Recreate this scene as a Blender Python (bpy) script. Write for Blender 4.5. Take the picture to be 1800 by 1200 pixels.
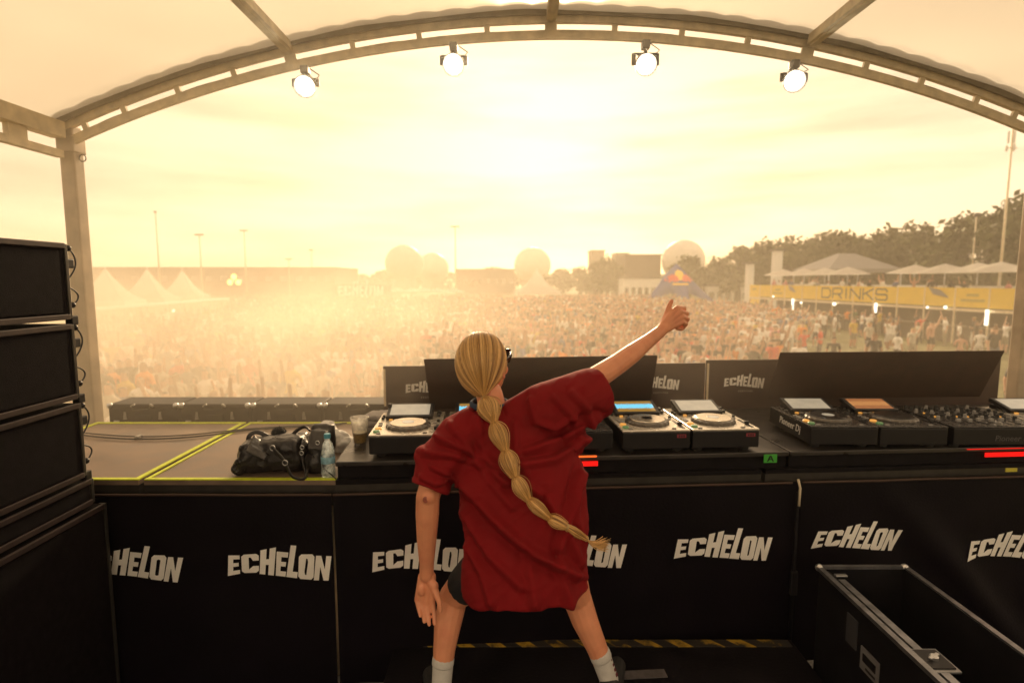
import bpy, bmesh, math, random
import numpy as np
from mathutils import Vector, Matrix, noise

for _o in list(bpy.data.objects):
    bpy.data.objects.remove(_o)
SC = bpy.context.scene
COL = SC.collection
R = math.radians

# ------------------------------------------------------------------ camera
CAMZ, PITCH, FPX = 3.9, R(6.1), 1000.0            # eye height above the field, tilt down, focal length in photo pixels (1800 wide)
cam = bpy.data.cameras.new('camera')
cam.sensor_width = 36.0
cam.lens = 36.0 * FPX / 1800.0
cam.clip_start, cam.clip_end = 0.02, 2000.0
cam.dof.use_dof = True
cam.dof.focus_distance = 2.35
cam.dof.aperture_fstop = 2.0
camo = bpy.data.objects.new('camera', cam)
COL.objects.link(camo)
camo.location = (0, 0, CAMZ)
camo.rotation_euler = (math.pi / 2 - PITCH, 0, 0)
SC.camera = camo

# ------------------------------------------------------------------ sky, sun, exposure
SUN_EL, SUN_AZ = R(19.0), R(4.0)                   # low evening sun straight ahead, a touch right
world = bpy.data.worlds.new('World')
SC.world = world
world.use_nodes = True
wn, wl = world.node_tree.nodes, world.node_tree.links
wn.clear()
w_out = wn.new('ShaderNodeOutputWorld')
w_bg = wn.new('ShaderNodeBackground')
w_sky = wn.new('ShaderNodeTexSky')
w_sky.sky_type = 'NISHITA'
w_sky.sun_disc = False
w_sky.sun_elevation = SUN_EL
w_sky.sun_rotation = SUN_AZ
w_sky.air_density, w_sky.dust_density, w_sky.ozone_density = 0.8, 0.9, 0.6
w_tint = wn.new('ShaderNodeMix'); w_tint.data_type = 'RGBA'; w_tint.blend_type = 'MULTIPLY'
w_tint.inputs[0].default_value = 1.0
w_tint.inputs[7].default_value = (1.0, 0.73, 0.46, 1)
# thin evening cloud streaks
w_tc = wn.new('ShaderNodeTexCoord')
w_map = wn.new('ShaderNodeMapping'); w_map.inputs['Scale'].default_value = (1.3, 1.3, 10.0)
w_no = wn.new('ShaderNodeTexNoise'); w_no.inputs['Scale'].default_value = 1.7; w_no.inputs['Detail'].default_value = 6
w_cr = wn.new('ShaderNodeMapRange')
w_cr.inputs['From Min'].default_value = 0.42; w_cr.inputs['From Max'].default_value = 0.62
w_cr.inputs['To Min'].default_value = 1.0; w_cr.inputs['To Max'].default_value = 0.68
wl.new(w_tc.outputs['Generated'], w_map.inputs[0]); wl.new(w_map.outputs[0], w_no.inputs[0])
wl.new(w_no.outputs[0], w_cr.inputs[0])
wl.new(w_sky.outputs[0], w_tint.inputs[6])
# thin veil of evening cloud over the whole sky
w_veil = wn.new('ShaderNodeMix'); w_veil.data_type = 'RGBA'; w_veil.inputs[0].default_value = 0.88
w_veil.inputs[7].default_value = (3.95, 2.90, 1.85, 1)
w_cm = wn.new('ShaderNodeMix'); w_cm.data_type = 'RGBA'; w_cm.blend_type = 'MULTIPLY'; w_cm.inputs[0].default_value = 1.0
wl.new(w_tint.outputs[2], w_veil.inputs[6]); wl.new(w_veil.outputs[2], w_cm.inputs[6]); wl.new(w_cr.outputs[0], w_cm.inputs[7])
wl.new(w_cm.outputs[2], w_bg.inputs[0])
w_bg.inputs[1].default_value = 0.13
wl.new(w_bg.outputs[0], w_out.inputs[0])

sun = bpy.data.lights.new('sun', 'SUN')
sun.energy, sun.angle, sun.color = 2.0, R(5.0), (1.0, 0.72, 0.42)
suno = bpy.data.objects.new('sun', sun)
COL.objects.link(suno)
_sd = Vector((math.sin(SUN_AZ) * math.cos(SUN_EL), math.cos(SUN_AZ) * math.cos(SUN_EL), math.sin(SUN_EL)))
suno.rotation_euler = _sd.to_track_quat('Z', 'Y').to_euler()
suno.location = (2, 20, 12)

SC.view_settings.view_transform = 'Standard'
SC.view_settings.look = 'None'
SC.view_settings.exposure = 1.35
SC.view_settings.gamma = 1.0
SC.view_settings.use_curve_mapping = False
cy = SC.cycles
cy.use_denoising = True
try: cy.denoiser = 'OPENIMAGEDENOISE'
except Exception: pass
cy.max_bounces = 7; cy.diffuse_bounces = 4; cy.glossy_bounces = 3; cy.transmission_bounces = 6
cy.volume_bounces = 1; cy.transparent_max_bounces = 12
cy.sample_clamp_indirect = 6.0
cy.caustics_reflective = False; cy.caustics_refractive = False
cy.volume_max_steps = 96
cy.volume_step_rate = 1.0

# ------------------------------------------------------------------ pixel helpers (a pixel gives a direction only)
_c, _s = math.cos(PITCH), math.sin(PITCH)
def ray(px, py):
    a, b = (px - 900.0) / FPX, (600.0 - py) / FPX
    return Vector((a, _c + b * _s, -_s + b * _c))
def PY(px, py, Y):
    d = ray(px, py); return Vector((d.x * Y / d.y, Y, CAMZ + d.z * Y / d.y))
def PZ(px, py, z):
    d = ray(px, py); t = (z - CAMZ) / d.z; return Vector((d.x * t, d.y * t, z))
def PX(px, py, X):
    d = ray(px, py); t = X / d.x; return Vector((X, d.y * t, CAMZ + d.z * t))
def proj(p):
    x, y, z = p[0], p[1], p[2] - CAMZ
    w = y * _c - z * _s
    return 900 + FPX * x / w, 600 - FPX * (y * _s + z * _c) / w

# ------------------------------------------------------------------ object helpers
ROOTM = {}
def tag(o, label=None, cat=None, group=None, kind=None):
    if label: o['label'] = label
    if cat: o['category'] = cat
    if group: o['group'] = group
    if kind: o['kind'] = kind
    return o
def thing(name, label, cat, loc=(0, 0, 0), rz=0.0, group=None):
    o = bpy.data.objects.new(name, None)
    o.empty_display_size = 0.1
    COL.objects.link(o)
    o.location = loc; o.rotation_euler = (0, 0, rz)
    ROOTM[o.name] = Matrix.Translation(Vector(loc)) @ Matrix.Rotation(rz, 4, 'Z')
    return tag(o, label, cat, group)
def root_of(o):
    while o.parent is not None: o = o.parent
    return o
def copy_tree(o, parent=None):
    c = o.copy(); COL.objects.link(c)
    if parent is not None: c.parent = parent
    for ch in list(o.children): copy_tree(ch, c)
    return c
def link_mesh(name, me, mats, parent=None):
    o = bpy.data.objects.new(name, me)
    COL.objects.link(o)
    if not isinstance(mats, (list, tuple)): mats = [mats]
    if len(me.materials) == 0:
        for m in mats: me.materials.append(m)
    if parent is not None: o.parent = parent
    return o

class MB:
    def __init__(s): s.v = []; s.f = []; s.m = []; s.sm = []
    def add(s, vs, fs, mi=0, smooth=False):
        b = len(s.v); s.v.extend([Vector(v) for v in vs])
        for f in fs: s.f.append([b + i for i in f]); s.m.append(mi); s.sm.append(smooth)
        return s
    def box(s, c, size, M=None, mi=0, bev=0.0):
        x, y, z = size[0] / 2, size[1] / 2, size[2] / 2
        c = Vector(c)
        if bev <= 0:
            vs = [(-x, -y, -z), (x, -y, -z), (x, y, -z), (-x, y, -z), (-x, -y, z), (x, -y, z), (x, y, z), (-x, y, z)]
            fs = [(0, 3, 2, 1), (4, 5, 6, 7), (0, 1, 5, 4), (1, 2, 6, 5), (2, 3, 7, 6), (3, 0, 4, 7)]
        else:
            bev = min(bev, x * .9, y * .9, z * .9)
            bm = bmesh.new(); bmesh.ops.create_cube(bm, size=1.0)
            for v in bm.verts: v.co = Vector((v.co.x * 2 * x, v.co.y * 2 * y, v.co.z * 2 * z))
            bmesh.ops.bevel(bm, geom=list(bm.edges), offset=bev, segments=2, profile=.6, affect='EDGES')
            bm.verts.index_update()
            vs = [v.co.copy() for v in bm.verts]; fs = [[v.index for v in f.verts] for f in bm.faces]
            bm.free()
        if M is not None: vs = [M @ Vector(v) for v in vs]
        return s.add([Vector(v) + c for v in vs], fs, mi)
    def bar(s, a, b, w, h, mi=0, up=(0, 0, 1)):
        a, b = Vector(a), Vector(b); d = b - a; L = d.length; d.normalize()
        u = Vector(up)
        if abs(d.dot(u)) > .98: u = Vector((0, 1, 0))
        r = d.cross(u).normalized(); u = r.cross(d)
        M = Matrix((r, d, u)).transposed()
        return s.box((a + b) / 2, (w, L, h), M, mi)
    def tube(s, path, rad, n=8, mi=0, caps=True, smooth=True, flat=None):
        path = [Vector(p) for p in path]; k = len(path)
        rad = rad if hasattr(rad, '__len__') else [rad] * k
        ref = None; rings = []
        for i, p in enumerate(path):
            t = (path[min(i + 1, k - 1)] - path[max(i - 1, 0)])
            if t.length < 1e-9: t = Vector((0, 0, 1))
            t.normalize()
            if ref is None:
                ref = Vector((0, 0, 1)) if abs(t.z) < .9 else Vector((1, 0, 0))
            a = ref - t * ref.dot(t)
            if a.length < 1e-6: a = t.orthogonal()
            a.normalize(); ref = a; b = t.cross(a)
            fx = 1.0 if flat is None else flat
            rings.append([p + (a * math.cos(2 * math.pi * j / n) * fx + b * math.sin(2 * math.pi * j / n)) * rad[i] for j in range(n)])
        vs = [v for r in rings for v in r]; fs = []
        for i in range(k - 1):
            for j in range(n):
                fs.append((i * n + j, i * n + (j + 1) % n, (i + 1) * n + (j + 1) % n, (i + 1) * n + j))
        if caps: fs.append(tuple(range(n))[::-1]); fs.append(tuple((k - 1) * n + j for j in range(n)))
        return s.add(vs, fs, mi, smooth)
    def lathe(s, prof, n=24, o=(0, 0, 0), M=None, mi=0, smooth=False, caps=True):
        o = Vector(o); k = len(prof)
        vs = [Vector((r * math.cos(2 * math.pi * j / n), r * math.sin(2 * math.pi * j / n), z)) for r, z in prof for j in range(n)]
        if M is not None: vs = [M @ v for v in vs]
        vs = [v + o for v in vs]; fs = []
        for i in range(k - 1):
            for j in range(n):
                fs.append((i * n + j, i * n + (j + 1) % n, (i + 1) * n + (j + 1) % n, (i + 1) * n + j))
        if caps:
            fs.append(tuple(range(n))[::-1]); fs.append(tuple((k - 1) * n + j for j in range(n)))
        return s.add(vs, fs, mi, smooth)
    def ell(s, c, r, nu=16, nv=10, M=None, mi=0):
        c = Vector(c); vs = []; fs = []
        for i in range(1, nv):
            th = math.pi * i / nv
            for j in range(nu):
                ph = 2 * math.pi * j / nu
                vs.append(Vector((r[0] * math.sin(th) * math.cos(ph), r[1] * math.sin(th) * math.sin(ph), r[2] * math.cos(th))))
        vs.append(Vector((0, 0, r[2]))); vs.append(Vector((0, 0, -r[2])))
        T = len(vs) - 2
        for i in range(nv - 2):
            for j in range(nu):
                fs.append((i * nu + j, (i + 1) * nu + j, (i + 1) * nu + (j + 1) % nu, i * nu + (j + 1) % nu))
        for j in range(nu):
            fs.append((T, j, (j + 1) % nu)); fs.append((T + 1, (nv - 2) * nu + (j + 1) % nu, (nv - 2) * nu + j))
        if M is not None: vs = [M @ v for v in vs]
        return s.add([v + c for v in vs], fs, mi, True)
    def cap(s, a, b, ra, rb, n=14, mi=0):          # tapered capsule, closed
        a, b = Vector(a), Vector(b); d = b - a; L = d.length
        q = d.normalized() if L > 1e-6 else Vector((0, 0, 1))
        pts, rr = [], []
        for i in range(5):
            t = math.pi / 2 * (1 - i / 4.0); pts.append(a - q * ra * math.sin(t)); rr.append(max(ra * math.cos(t), 1e-4))
        for i in range(5):
            t = math.pi / 2 * i / 4.0; pts.append(b + q * rb * math.sin(t)); rr.append(max(rb * math.cos(t), 1e-4))
        return s.tube(pts, rr, n, mi)
    def prism(s, poly, fr, th, mi=0):              # poly: 2d points; fr(u,v,w) -> 3d; th = thickness along +w
        k = len(poly)
        vs = [fr(u, v, th) for u, v in poly] + [fr(u, v, 0) for u, v in poly]
        fs = [tuple(range(k)), tuple(range(2 * k - 1, k - 1, -1))]
        for i in range(k): j = (i + 1) % k; fs.append((i, k + i, k + j, j))
        return s.add(vs, fs, mi)
    def mesh(s, name, root=None):
        me = bpy.data.meshes.new(name)
        vs = s.v
        if root is not None and root.name in ROOTM:
            Mi = ROOTM[root.name].inverted(); vs = [Mi @ v for v in vs]
        me.from_pydata([tuple(v) for v in vs], [], s.f)
        me.polygons.foreach_set('material_index', s.m)
        me.polygons.foreach_set('use_smooth', s.sm)
        me.update()
        return me
    def build(s, name, mats, parent=None, local=True, fixn=False):
        root = root_of(parent) if (parent is not None and not local) else None
        me = s.mesh(name, root)
        if fixn:
            bm = bmesh.new(); bm.from_mesh(me); bmesh.ops.recalc_face_normals(bm, faces=list(bm.faces)); bm.to_mesh(me); bm.free()
        return link_mesh(name, me, mats, parent)

# ------------------------------------------------------------------ materials
def pm(name, col, rough=.55, metal=0.0, var=.12, scale=8.0, bump=0.0, bscale=60.0, spec=.5, coat=0.0, trans=0.0, emit=None, estr=0.0, rvar=0.0, sub=0.0):
    m = bpy.data.materials.new(name); m.use_nodes = True
    n, l = m.node_tree.nodes, m.node_tree.links
    b = n['Principled BSDF']
    b.inputs['Roughness'].default_value = rough
    b.inputs['Metallic'].default_value = metal
    b.inputs['Specular IOR Level'].default_value = spec
    b.inputs['Coat Weight'].default_value = coat
    tc = n.new('ShaderNodeTexCoord')
    no = n.new('ShaderNodeTexNoise'); no.inputs['Scale'].default_value = scale; no.inputs['Detail'].default_value = 5
    l.new(tc.outputs['Object'], no.inputs['Vector'])
    mr = n.new('ShaderNodeMapRange'); mr.inputs['From Min'].default_value = .3; mr.inputs['From Max'].default_value = .7
    mr.inputs['To Min'].default_value = 1 - var; mr.inputs['To Max'].default_value = 1 + var
    l.new(no.outputs[0], mr.inputs[0])
    mx = n.new('ShaderNodeMix'); mx.data_type = 'RGBA'; mx.blend_type = 'MULTIPLY'; mx.inputs[0].default_value = 1
    mx.inputs[6].default_value = (*col, 1)
    l.new(mr.outputs[0], mx.inputs[7]); l.new(mx.outputs[2], b.inputs['Base Color'])
    if rvar:
        mr2 = n.new('ShaderNodeMapRange'); mr2.inputs['From Min'].default_value = .3; mr2.inputs['From Max'].default_value = .7
        mr2.inputs['To Min'].default_value = rough - rvar; mr2.inputs['To Max'].default_value = rough + rvar
        l.new(no.outputs[0], mr2.inputs[0]); l.new(mr2.outputs[0], b.inputs['Roughness'])
    if bump:
        n2 = n.new('ShaderNodeTexNoise'); n2.inputs['Scale'].default_value = bscale; n2.inputs['Detail'].default_value = 4
        l.new(tc.outputs['Object'], n2.inputs['Vector'])
        bp = n.new('ShaderNodeBump'); bp.inputs['Strength'].default_value = bump; bp.inputs['Distance'].default_value = .01
        l.new(n2.outputs[0], bp.inputs['Height']); l.new(bp.outputs[0], b.inputs['Normal'])
    if trans: b.inputs['Transmission Weight'].default_value = trans
    if sub:
        b.inputs['Subsurface Weight'].default_value = sub; b.inputs['Subsurface Radius'].default_value = (.012, .005, .003)
        b.inputs['Subsurface Scale'].default_value = 1.0
    if emit is not None:
        b.inputs['Emission Color'].default_value = (*emit, 1); b.inputs['Emission Strength'].default_value = estr
    return m
def attr_mat(name, attr, rough=.8, obj=False):
    m = bpy.data.materials.new(name); m.use_nodes = True
    n, l = m.node_tree.nodes, m.node_tree.links
    b = n['Principled BSDF']; b.inputs['Roughness'].default_value = rough
    if obj:
        a = n.new('ShaderNodeObjectInfo'); l.new(a.outputs['Color'], b.inputs['Base Color'])
    else:
        a = n.new('ShaderNodeAttribute'); a.attribute_name = attr; l.new(a.outputs['Color'], b.inputs['Base Color'])
    return m
def ramp_mat(name, cols, rough=.8):                # colour picked per object
    m = bpy.data.materials.new(name); m.use_nodes = True
    n, l = m.node_tree.nodes, m.node_tree.links
    b = n['Principled BSDF']; b.inputs['Roughness'].default_value = rough
    a = n.new('ShaderNodeObjectInfo'); r = n.new('ShaderNodeValToRGB'); r.color_ramp.interpolation = 'CONSTANT'
    e = r.color_ramp.elements
    while len(e) < len(cols): e.new(.5)
    for i, c in enumerate(cols): e[i].position = i / len(cols); e[i].color = (*c, 1)
    l.new(a.outputs['Random'], r.inputs[0]); l.new(r.outputs[0], b.inputs['Base Color'])
    return m
def fabric_translucent(name, col, mix=.5, var=.05, scale=2.0):
    m = bpy.data.materials.new(name); m.use_nodes = True
    n, l = m.node_tree.nodes, m.node_tree.links
    n.remove(n['Principled BSDF']); out = n['Material Output']
    d = n.new('ShaderNodeBsdfDiffuse'); t = n.new('ShaderNodeBsdfTranslucent'); ms = n.new('ShaderNodeMixShader')
    tc = n.new('ShaderNodeTexCoord'); no = n.new('ShaderNodeTexNoise'); no.inputs['Scale'].default_value = scale; no.inputs['Detail'].default_value = 4
    mr = n.new('ShaderNodeMapRange'); mr.inputs['From Min'].default_value = .3; mr.inputs['From Max'].default_value = .7
    mr.inputs['To Min'].default_value = 1 - var; mr.inputs['To Max'].default_value = 1 + var
    mx = n.new('ShaderNodeMix'); mx.data_type = 'RGBA'; mx.blend_type = 'MULTIPLY'; mx.inputs[0].default_value = 1
    mx.inputs[6].default_value = (*col, 1)
    l.new(tc.outputs['Object'], no.inputs[0]); l.new(no.outputs[0], mr.inputs[0]); l.new(mr.outputs[0], mx.inputs[7])
    l.new(mx.outputs[2], d.inputs[0]); l.new(mx.outputs[2], t.inputs[0])
    ms.inputs[0].default_value = mix
    l.new(d.outputs[0], ms.inputs[1]); l.new(t.outputs[0], ms.inputs[2]); l.new(ms.outputs[0], out.inputs[0])
    return m
def thin_plastic(name, col, gloss=.10, diff=.12):
    m = bpy.data.materials.new(name); m.use_nodes = True
    n, l = m.node_tree.nodes, m.node_tree.links
    n.remove(n['Principled BSDF'])
    t = n.new('ShaderNodeBsdfTransparent'); t.inputs[0].default_value = (*col, 1)
    g = n.new('ShaderNodeBsdfGlossy'); g.inputs['Roughness'].default_value = .12
    d = n.new('ShaderNodeBsdfTranslucent'); d.inputs[0].default_value = (*col, 1)
    lw = n.new('ShaderNodeLayerWeight'); lw.inputs[0].default_value = .35
    tc = n.new('ShaderNodeTexCoord'); no = n.new('ShaderNodeTexNoise'); no.inputs['Scale'].default_value = 60; l.new(tc.outputs['Object'], no.inputs[0])
    mr = n.new('ShaderNodeMapRange'); mr.inputs[1].default_value = .3; mr.inputs[2].default_value = .7; mr.inputs[3].default_value = diff * .5; mr.inputs[4].default_value = diff * 1.6; l.new(no.outputs[0], mr.inputs[0])
    m1 = n.new('ShaderNodeMixShader'); m2 = n.new('ShaderNodeMixShader')
    ad = n.new('ShaderNodeMath'); ad.operation = 'MULTIPLY_ADD'; ad.inputs[1].default_value = .45; ad.inputs[2].default_value = gloss; l.new(lw.outputs['Facing'], ad.inputs[0])
    l.new(mr.outputs[0], m1.inputs[0]); l.new(t.outputs[0], m1.inputs[1]); l.new(d.outputs[0], m1.inputs[2])
    l.new(ad.outputs[0], m2.inputs[0]); l.new(m1.outputs[0], m2.inputs[1]); l.new(g.outputs[0], m2.inputs[2]); l.new(m2.outputs[0], n['Material Output'].inputs[0])
    return m
def emis(name, col, strength):
    m = bpy.data.materials.new(name); m.use_nodes = True
    n, l = m.node_tree.nodes, m.node_tree.links
    n.remove(n['Principled BSDF'])
    e = n.new('ShaderNodeEmission'); e.inputs[0].default_value = (*col, 1); e.inputs[1].default_value = strength
    l.new(e.outputs[0], n['Material Output'].inputs[0])
    return m

M = {}
M['black'] = pm('black_plastic', (.009, .008, .010), .42, var=.25, scale=20, spec=.35)
M['black_rough'] = pm('black_painted_wood', (.007, .006, .008), .6, var=.4, scale=30, bump=.25, bscale=220, spec=.1)
M['speaker'] = pm('speaker_black', (.006, .0045, .006), .8, var=.4, scale=30, bump=.3, bscale=260, spec=.06)
M['case'] = pm('black_laminate', (.008, .0075, .010), .5, var=.3, scale=14, bump=.08, bscale=160, spec=.15)
M['steel'] = pm('galvanised_steel', (.74, .63, .45), .5, metal=.0, var=.2, scale=12, bump=.1, bscale=40)  # colour lightened to imitate glare over the arch
M['steel_dim'] = pm('steel_dim', (.40, .32, .23), .5, var=.25, scale=6, bump=.1, bscale=40)  # darker copy of the arch steel, coloured for less glare on the posts
M['alu'] = pm('brushed_aluminium', (.55, .55, .56), .35, metal=1, var=.15, scale=25)
M['darkmetal'] = pm('dark_metal', (.06, .055, .05), .4, metal=.6, var=.2, scale=15)
M['roof'] = fabric_translucent('roof_membrane', (.93, .90, .82), .72, .05, 1.2)
_n, _l = M['roof'].node_tree.nodes, M['roof'].node_tree.links                      # thin PVC: part of the light goes on through, blurred
_rf = _n.new('ShaderNodeBsdfRefraction'); _rf.inputs['IOR'].default_value = 1.03; _rf.inputs['Roughness'].default_value = .75; _rf.inputs['Color'].default_value = (.9, .87, .78, 1)
_ms = _n.new('ShaderNodeMixShader'); _ms.inputs[0].default_value = .6
_ol = _n['Material Output'].inputs[0].links[0].from_socket
_l.new(_ol, _ms.inputs[1]); _l.new(_rf.outputs[0], _ms.inputs[2]); _l.new(_ms.outputs[0], _n['Material Output'].inputs[0])
M['white_tent'] = fabric_translucent('white_tent_fabric', (.86, .84, .80), .6, .05, 1.0)
M['grey_tent'] = fabric_translucent('grey_tent_fabric', (.36, .35, .36), .3, .06, 1.0)
M['blue_tent'] = fabric_translucent('blue_tent_fabric', (.07, .10, .30), .1, .06, 1.0)
M['deck'] = pm('stage_deck_plywood', (.19, .135, .10), .5, var=.35, scale=6, bump=.12, bscale=90, rvar=.12)
M['floor'] = pm('black_stage_floor', (.006, .005, .007), .6, var=.6, scale=5, bump=.2, bscale=60, rvar=.1, spec=.12)
M['banner'] = pm('black_banner_cloth', (.0035, .0022, .0048), .55, var=.3, scale=6, bump=.12, bscale=90, spec=.12)
M['logo'] = pm('printed_white', (.86, .84, .80), .6, var=.10, scale=9)
M['tape'] = pm('fluorescent_tape', (.62, .72, .03), .5, var=.12, scale=30)
M['panel'] = pm('dark_booth_panel', (.045, .021, .012), .6, var=.2, scale=12, bump=.1, bscale=120)
M['yellow'] = pm('yellow_panel_paint', (.80, .56, .04), .55, var=.06, scale=2)
M['white'] = pm('white_paint', (.78, .77, .74), .5, var=.06, scale=5)
M['dkgrey'] = pm('charcoal_paint', (.08, .075, .07), .6, var=.15, scale=4)
M['wall'] = pm('weathered_render_wall', (.30, .25, .20), .8, var=.15, scale=.3)
M['wall_dark'] = pm('dark_cladding', (.10, .075, .06), .7, var=.15, scale=.6)
M['radome'] = pm('radome_white', (.60, .58, .55), .5, var=.05, scale=.4)
M['grass'] = pm('trampled_grass', (.12, .115, .035), .9, var=.45, scale=1.3, bump=.5, bscale=9)
M['rubber'] = pm('rubber', (.02, .02, .02), .8)
M['cable'] = pm('cable_sheath', (.015, .014, .015), .5)
M['leather'] = pm('black_leather', (.022, .019, .019), .34, var=.3, scale=16, bump=.35, bscale=70, rvar=.1)
M['skin'] = pm('skin', (.80, .34, .19), .46, var=.10, scale=9, bump=.10, bscale=320, sub=.15)
_n, _l = M['skin'].node_tree.nodes, M['skin'].node_tree.links                      # blotchy, redder patches
_b = _n['Principled BSDF']; _src = _b.inputs['Base Color'].links[0].from_socket
_no = _n.new('ShaderNodeTexNoise'); _no.inputs['Scale'].default_value = 22; _no.inputs['Detail'].default_value = 6
_mr = _n.new('ShaderNodeMapRange'); _mr.inputs[1].default_value = .48; _mr.inputs[2].default_value = .72; _mr.inputs[4].default_value = .45
_mx = _n.new('ShaderNodeMix'); _mx.data_type = 'RGBA'; _mx.inputs[7].default_value = (.66, .22, .13, 1)
_l.new(_no.outputs[0], _mr.inputs[0]); _l.new(_mr.outputs[0], _mx.inputs[0]); _l.new(_src, _mx.inputs[6]); _l.new(_mx.outputs[2], _b.inputs['Base Color'])
M['red'] = pm('red_cotton', (.215, .006, .009), .85, var=.10, scale=7, bump=.10, bscale=420, spec=.2)
M['navy'] = pm('navy_rib', (.05, .07, .12), .8, var=.1, scale=40, spec=.2)
M['sock'] = pm('white_sock', (.60, .58, .55), .9, var=.06, scale=40, bump=.3, bscale=260)
M['leaf'] = pm('foliage', (.075, .085, .022), .7, var=.4, scale=.5)
M['bark'] = pm('bark', (.07, .055, .04), .9, var=.3, scale=3, bump=.5, bscale=6)

# ================================================================== THE SETTING
RZ, SZ, PZT = 2.20, 2.0, 3.0                       # riser top, stage floor, platform top (metres above the field)
def flat_sheet(name, x0, x1, y0, y1, z, mat, nx=1, ny=1):
    mb = MB()
    for i in range(nx):
        for j in range(ny):
            xa, xb = x0 + (x1 - x0) * i / nx, x0 + (x1 - x0) * (i + 1) / nx
            ya, yb = y0 + (y1 - y0) * j / ny, y0 + (y1 - y0) * (j + 1) / ny
            mb.add([(xa, ya, z), (xb, ya, z), (xb, yb, z), (xa, yb, z)], [(0, 1, 2, 3)])
    return tag(mb.build(name, mat), kind='structure')
flat_sheet('ground', -320, 320, -60, 360, 0.0, M['grass'])
# stage floor with its deck boards
fl = MB(); fl.box((0.3, 0.05, SZ - .06), (7.6, 8.3, .12))
stage_floor = tag(fl.build('stage_floor', M['floor']), kind='structure')
sk = MB(); sk.box((0.3, 4.16, 1.0), (7.5, .03, 1.86)); sk.box((-3.44, .0, 1.0), (.03, 8.2, 1.86)); sk.box((4.04, 0, 1.0), (.03, 8.2, 1.86))
sk.build('stage_skirt', M['banner'], stage_floor)
# ---- arched stage roof
AC, AZ = .33, -2.67
AY = 3.8
TH0 = math.asin((-2.895 - AC) / 8.15); TH1 = math.asin((3.475 - AC) / 8.15)
def arc(r, th, y): return Vector((AC + r * math.sin(th), y, AZ + r * math.cos(th)))
def arc_beam(mb, r0, r1, y0, y1, a0, a1, n=48, wav=0.0, wn=90):
    vs, fs = [], []
    for i in range(n + 1):
        th = a0 + (a1 - a0) * i / n
        rr = r1 + (wav * abs(math.sin(wn * th)) if wav else 0)
        vs += [arc(r0, th, y0), arc(rr, th, y0), arc(rr, th, y1), arc(r0, th, y1)]
    for i in range(n):
        for k in range(4):
            a, b = i * 4 + k, i * 4 + (k + 1) % 4
            fs.append((a, a + 4, b + 4, b))
    fs.append((0, 1, 2, 3)); fs.append((4 * n + 3, 4 * n + 2, 4 * n + 1, 4 * n))
    mb.add(vs, fs)
arch = thing('stage_arch', 'curved steel ladder arch spanning the open front of the stage', 'arch', (AC, AY, SZ))
YB = -.6                                            # unseen rear end of the canopy, cut short to let skylight onto the performer
for yy in (AY, YB):
    mb = MB(); arc_beam(mb, 8.10, 8.150, yy, yy + .03, TH0, TH1); mb.build('lower_chord', M['steel'], arch, local=False)
    mb = MB(); arc_beam(mb, 8.196, 8.262, yy - .005, yy + .03, TH0, TH1); mb.build('upper_chord', M['steel'], arch, local=False)
webs = [152, 222, 318, 417, 517, 625, 740, 857, 967, 1077, 1193, 1307, 1411, 1514, 1612, 1710, 1779]
for px in webs:
    X = (px - 900) / 1000 * (AY * _c - .8 * _s); th = math.asin((X - AC) / 8.17)
    w = .075 if px in (517, 967, 1411) else .034
    mb = MB(); a, b = arc(8.149, th, AY + .013), arc(8.197, th, AY + .013)
    tdir = Vector((math.cos(th), 0, -math.sin(th)))
    mb.bar(a - (b - a) * .02, b + (b - a) * .02, w, .022, up=(0, 1, 0)); mb.build('web_plate', M['steel'], arch, local=False)
mb = MB(); arc_beam(mb, 8.232, 8.288, AY - .03, AY - .014, TH0, TH1, 420, .012, 130)
mb.build('laced_keder_edge', pm('keder_webbing', (.26, .22, .16), .8, var=.2, scale=10), arch, local=False)
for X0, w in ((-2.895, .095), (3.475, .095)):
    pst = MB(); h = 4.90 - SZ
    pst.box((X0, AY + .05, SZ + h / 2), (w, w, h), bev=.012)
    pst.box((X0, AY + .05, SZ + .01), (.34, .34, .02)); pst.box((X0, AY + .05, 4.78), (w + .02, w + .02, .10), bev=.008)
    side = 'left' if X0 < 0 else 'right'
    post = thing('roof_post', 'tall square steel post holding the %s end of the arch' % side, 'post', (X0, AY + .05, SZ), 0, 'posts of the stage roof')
    pst.build('shaft', M['steel_dim'], post, local=False)
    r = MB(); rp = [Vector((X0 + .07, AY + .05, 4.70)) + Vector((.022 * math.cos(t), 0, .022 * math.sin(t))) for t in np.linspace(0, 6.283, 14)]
    r.tube(rp, .004, 6, caps=False); r.build('ring_bolt', M['darkmetal'], post, local=False)
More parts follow.
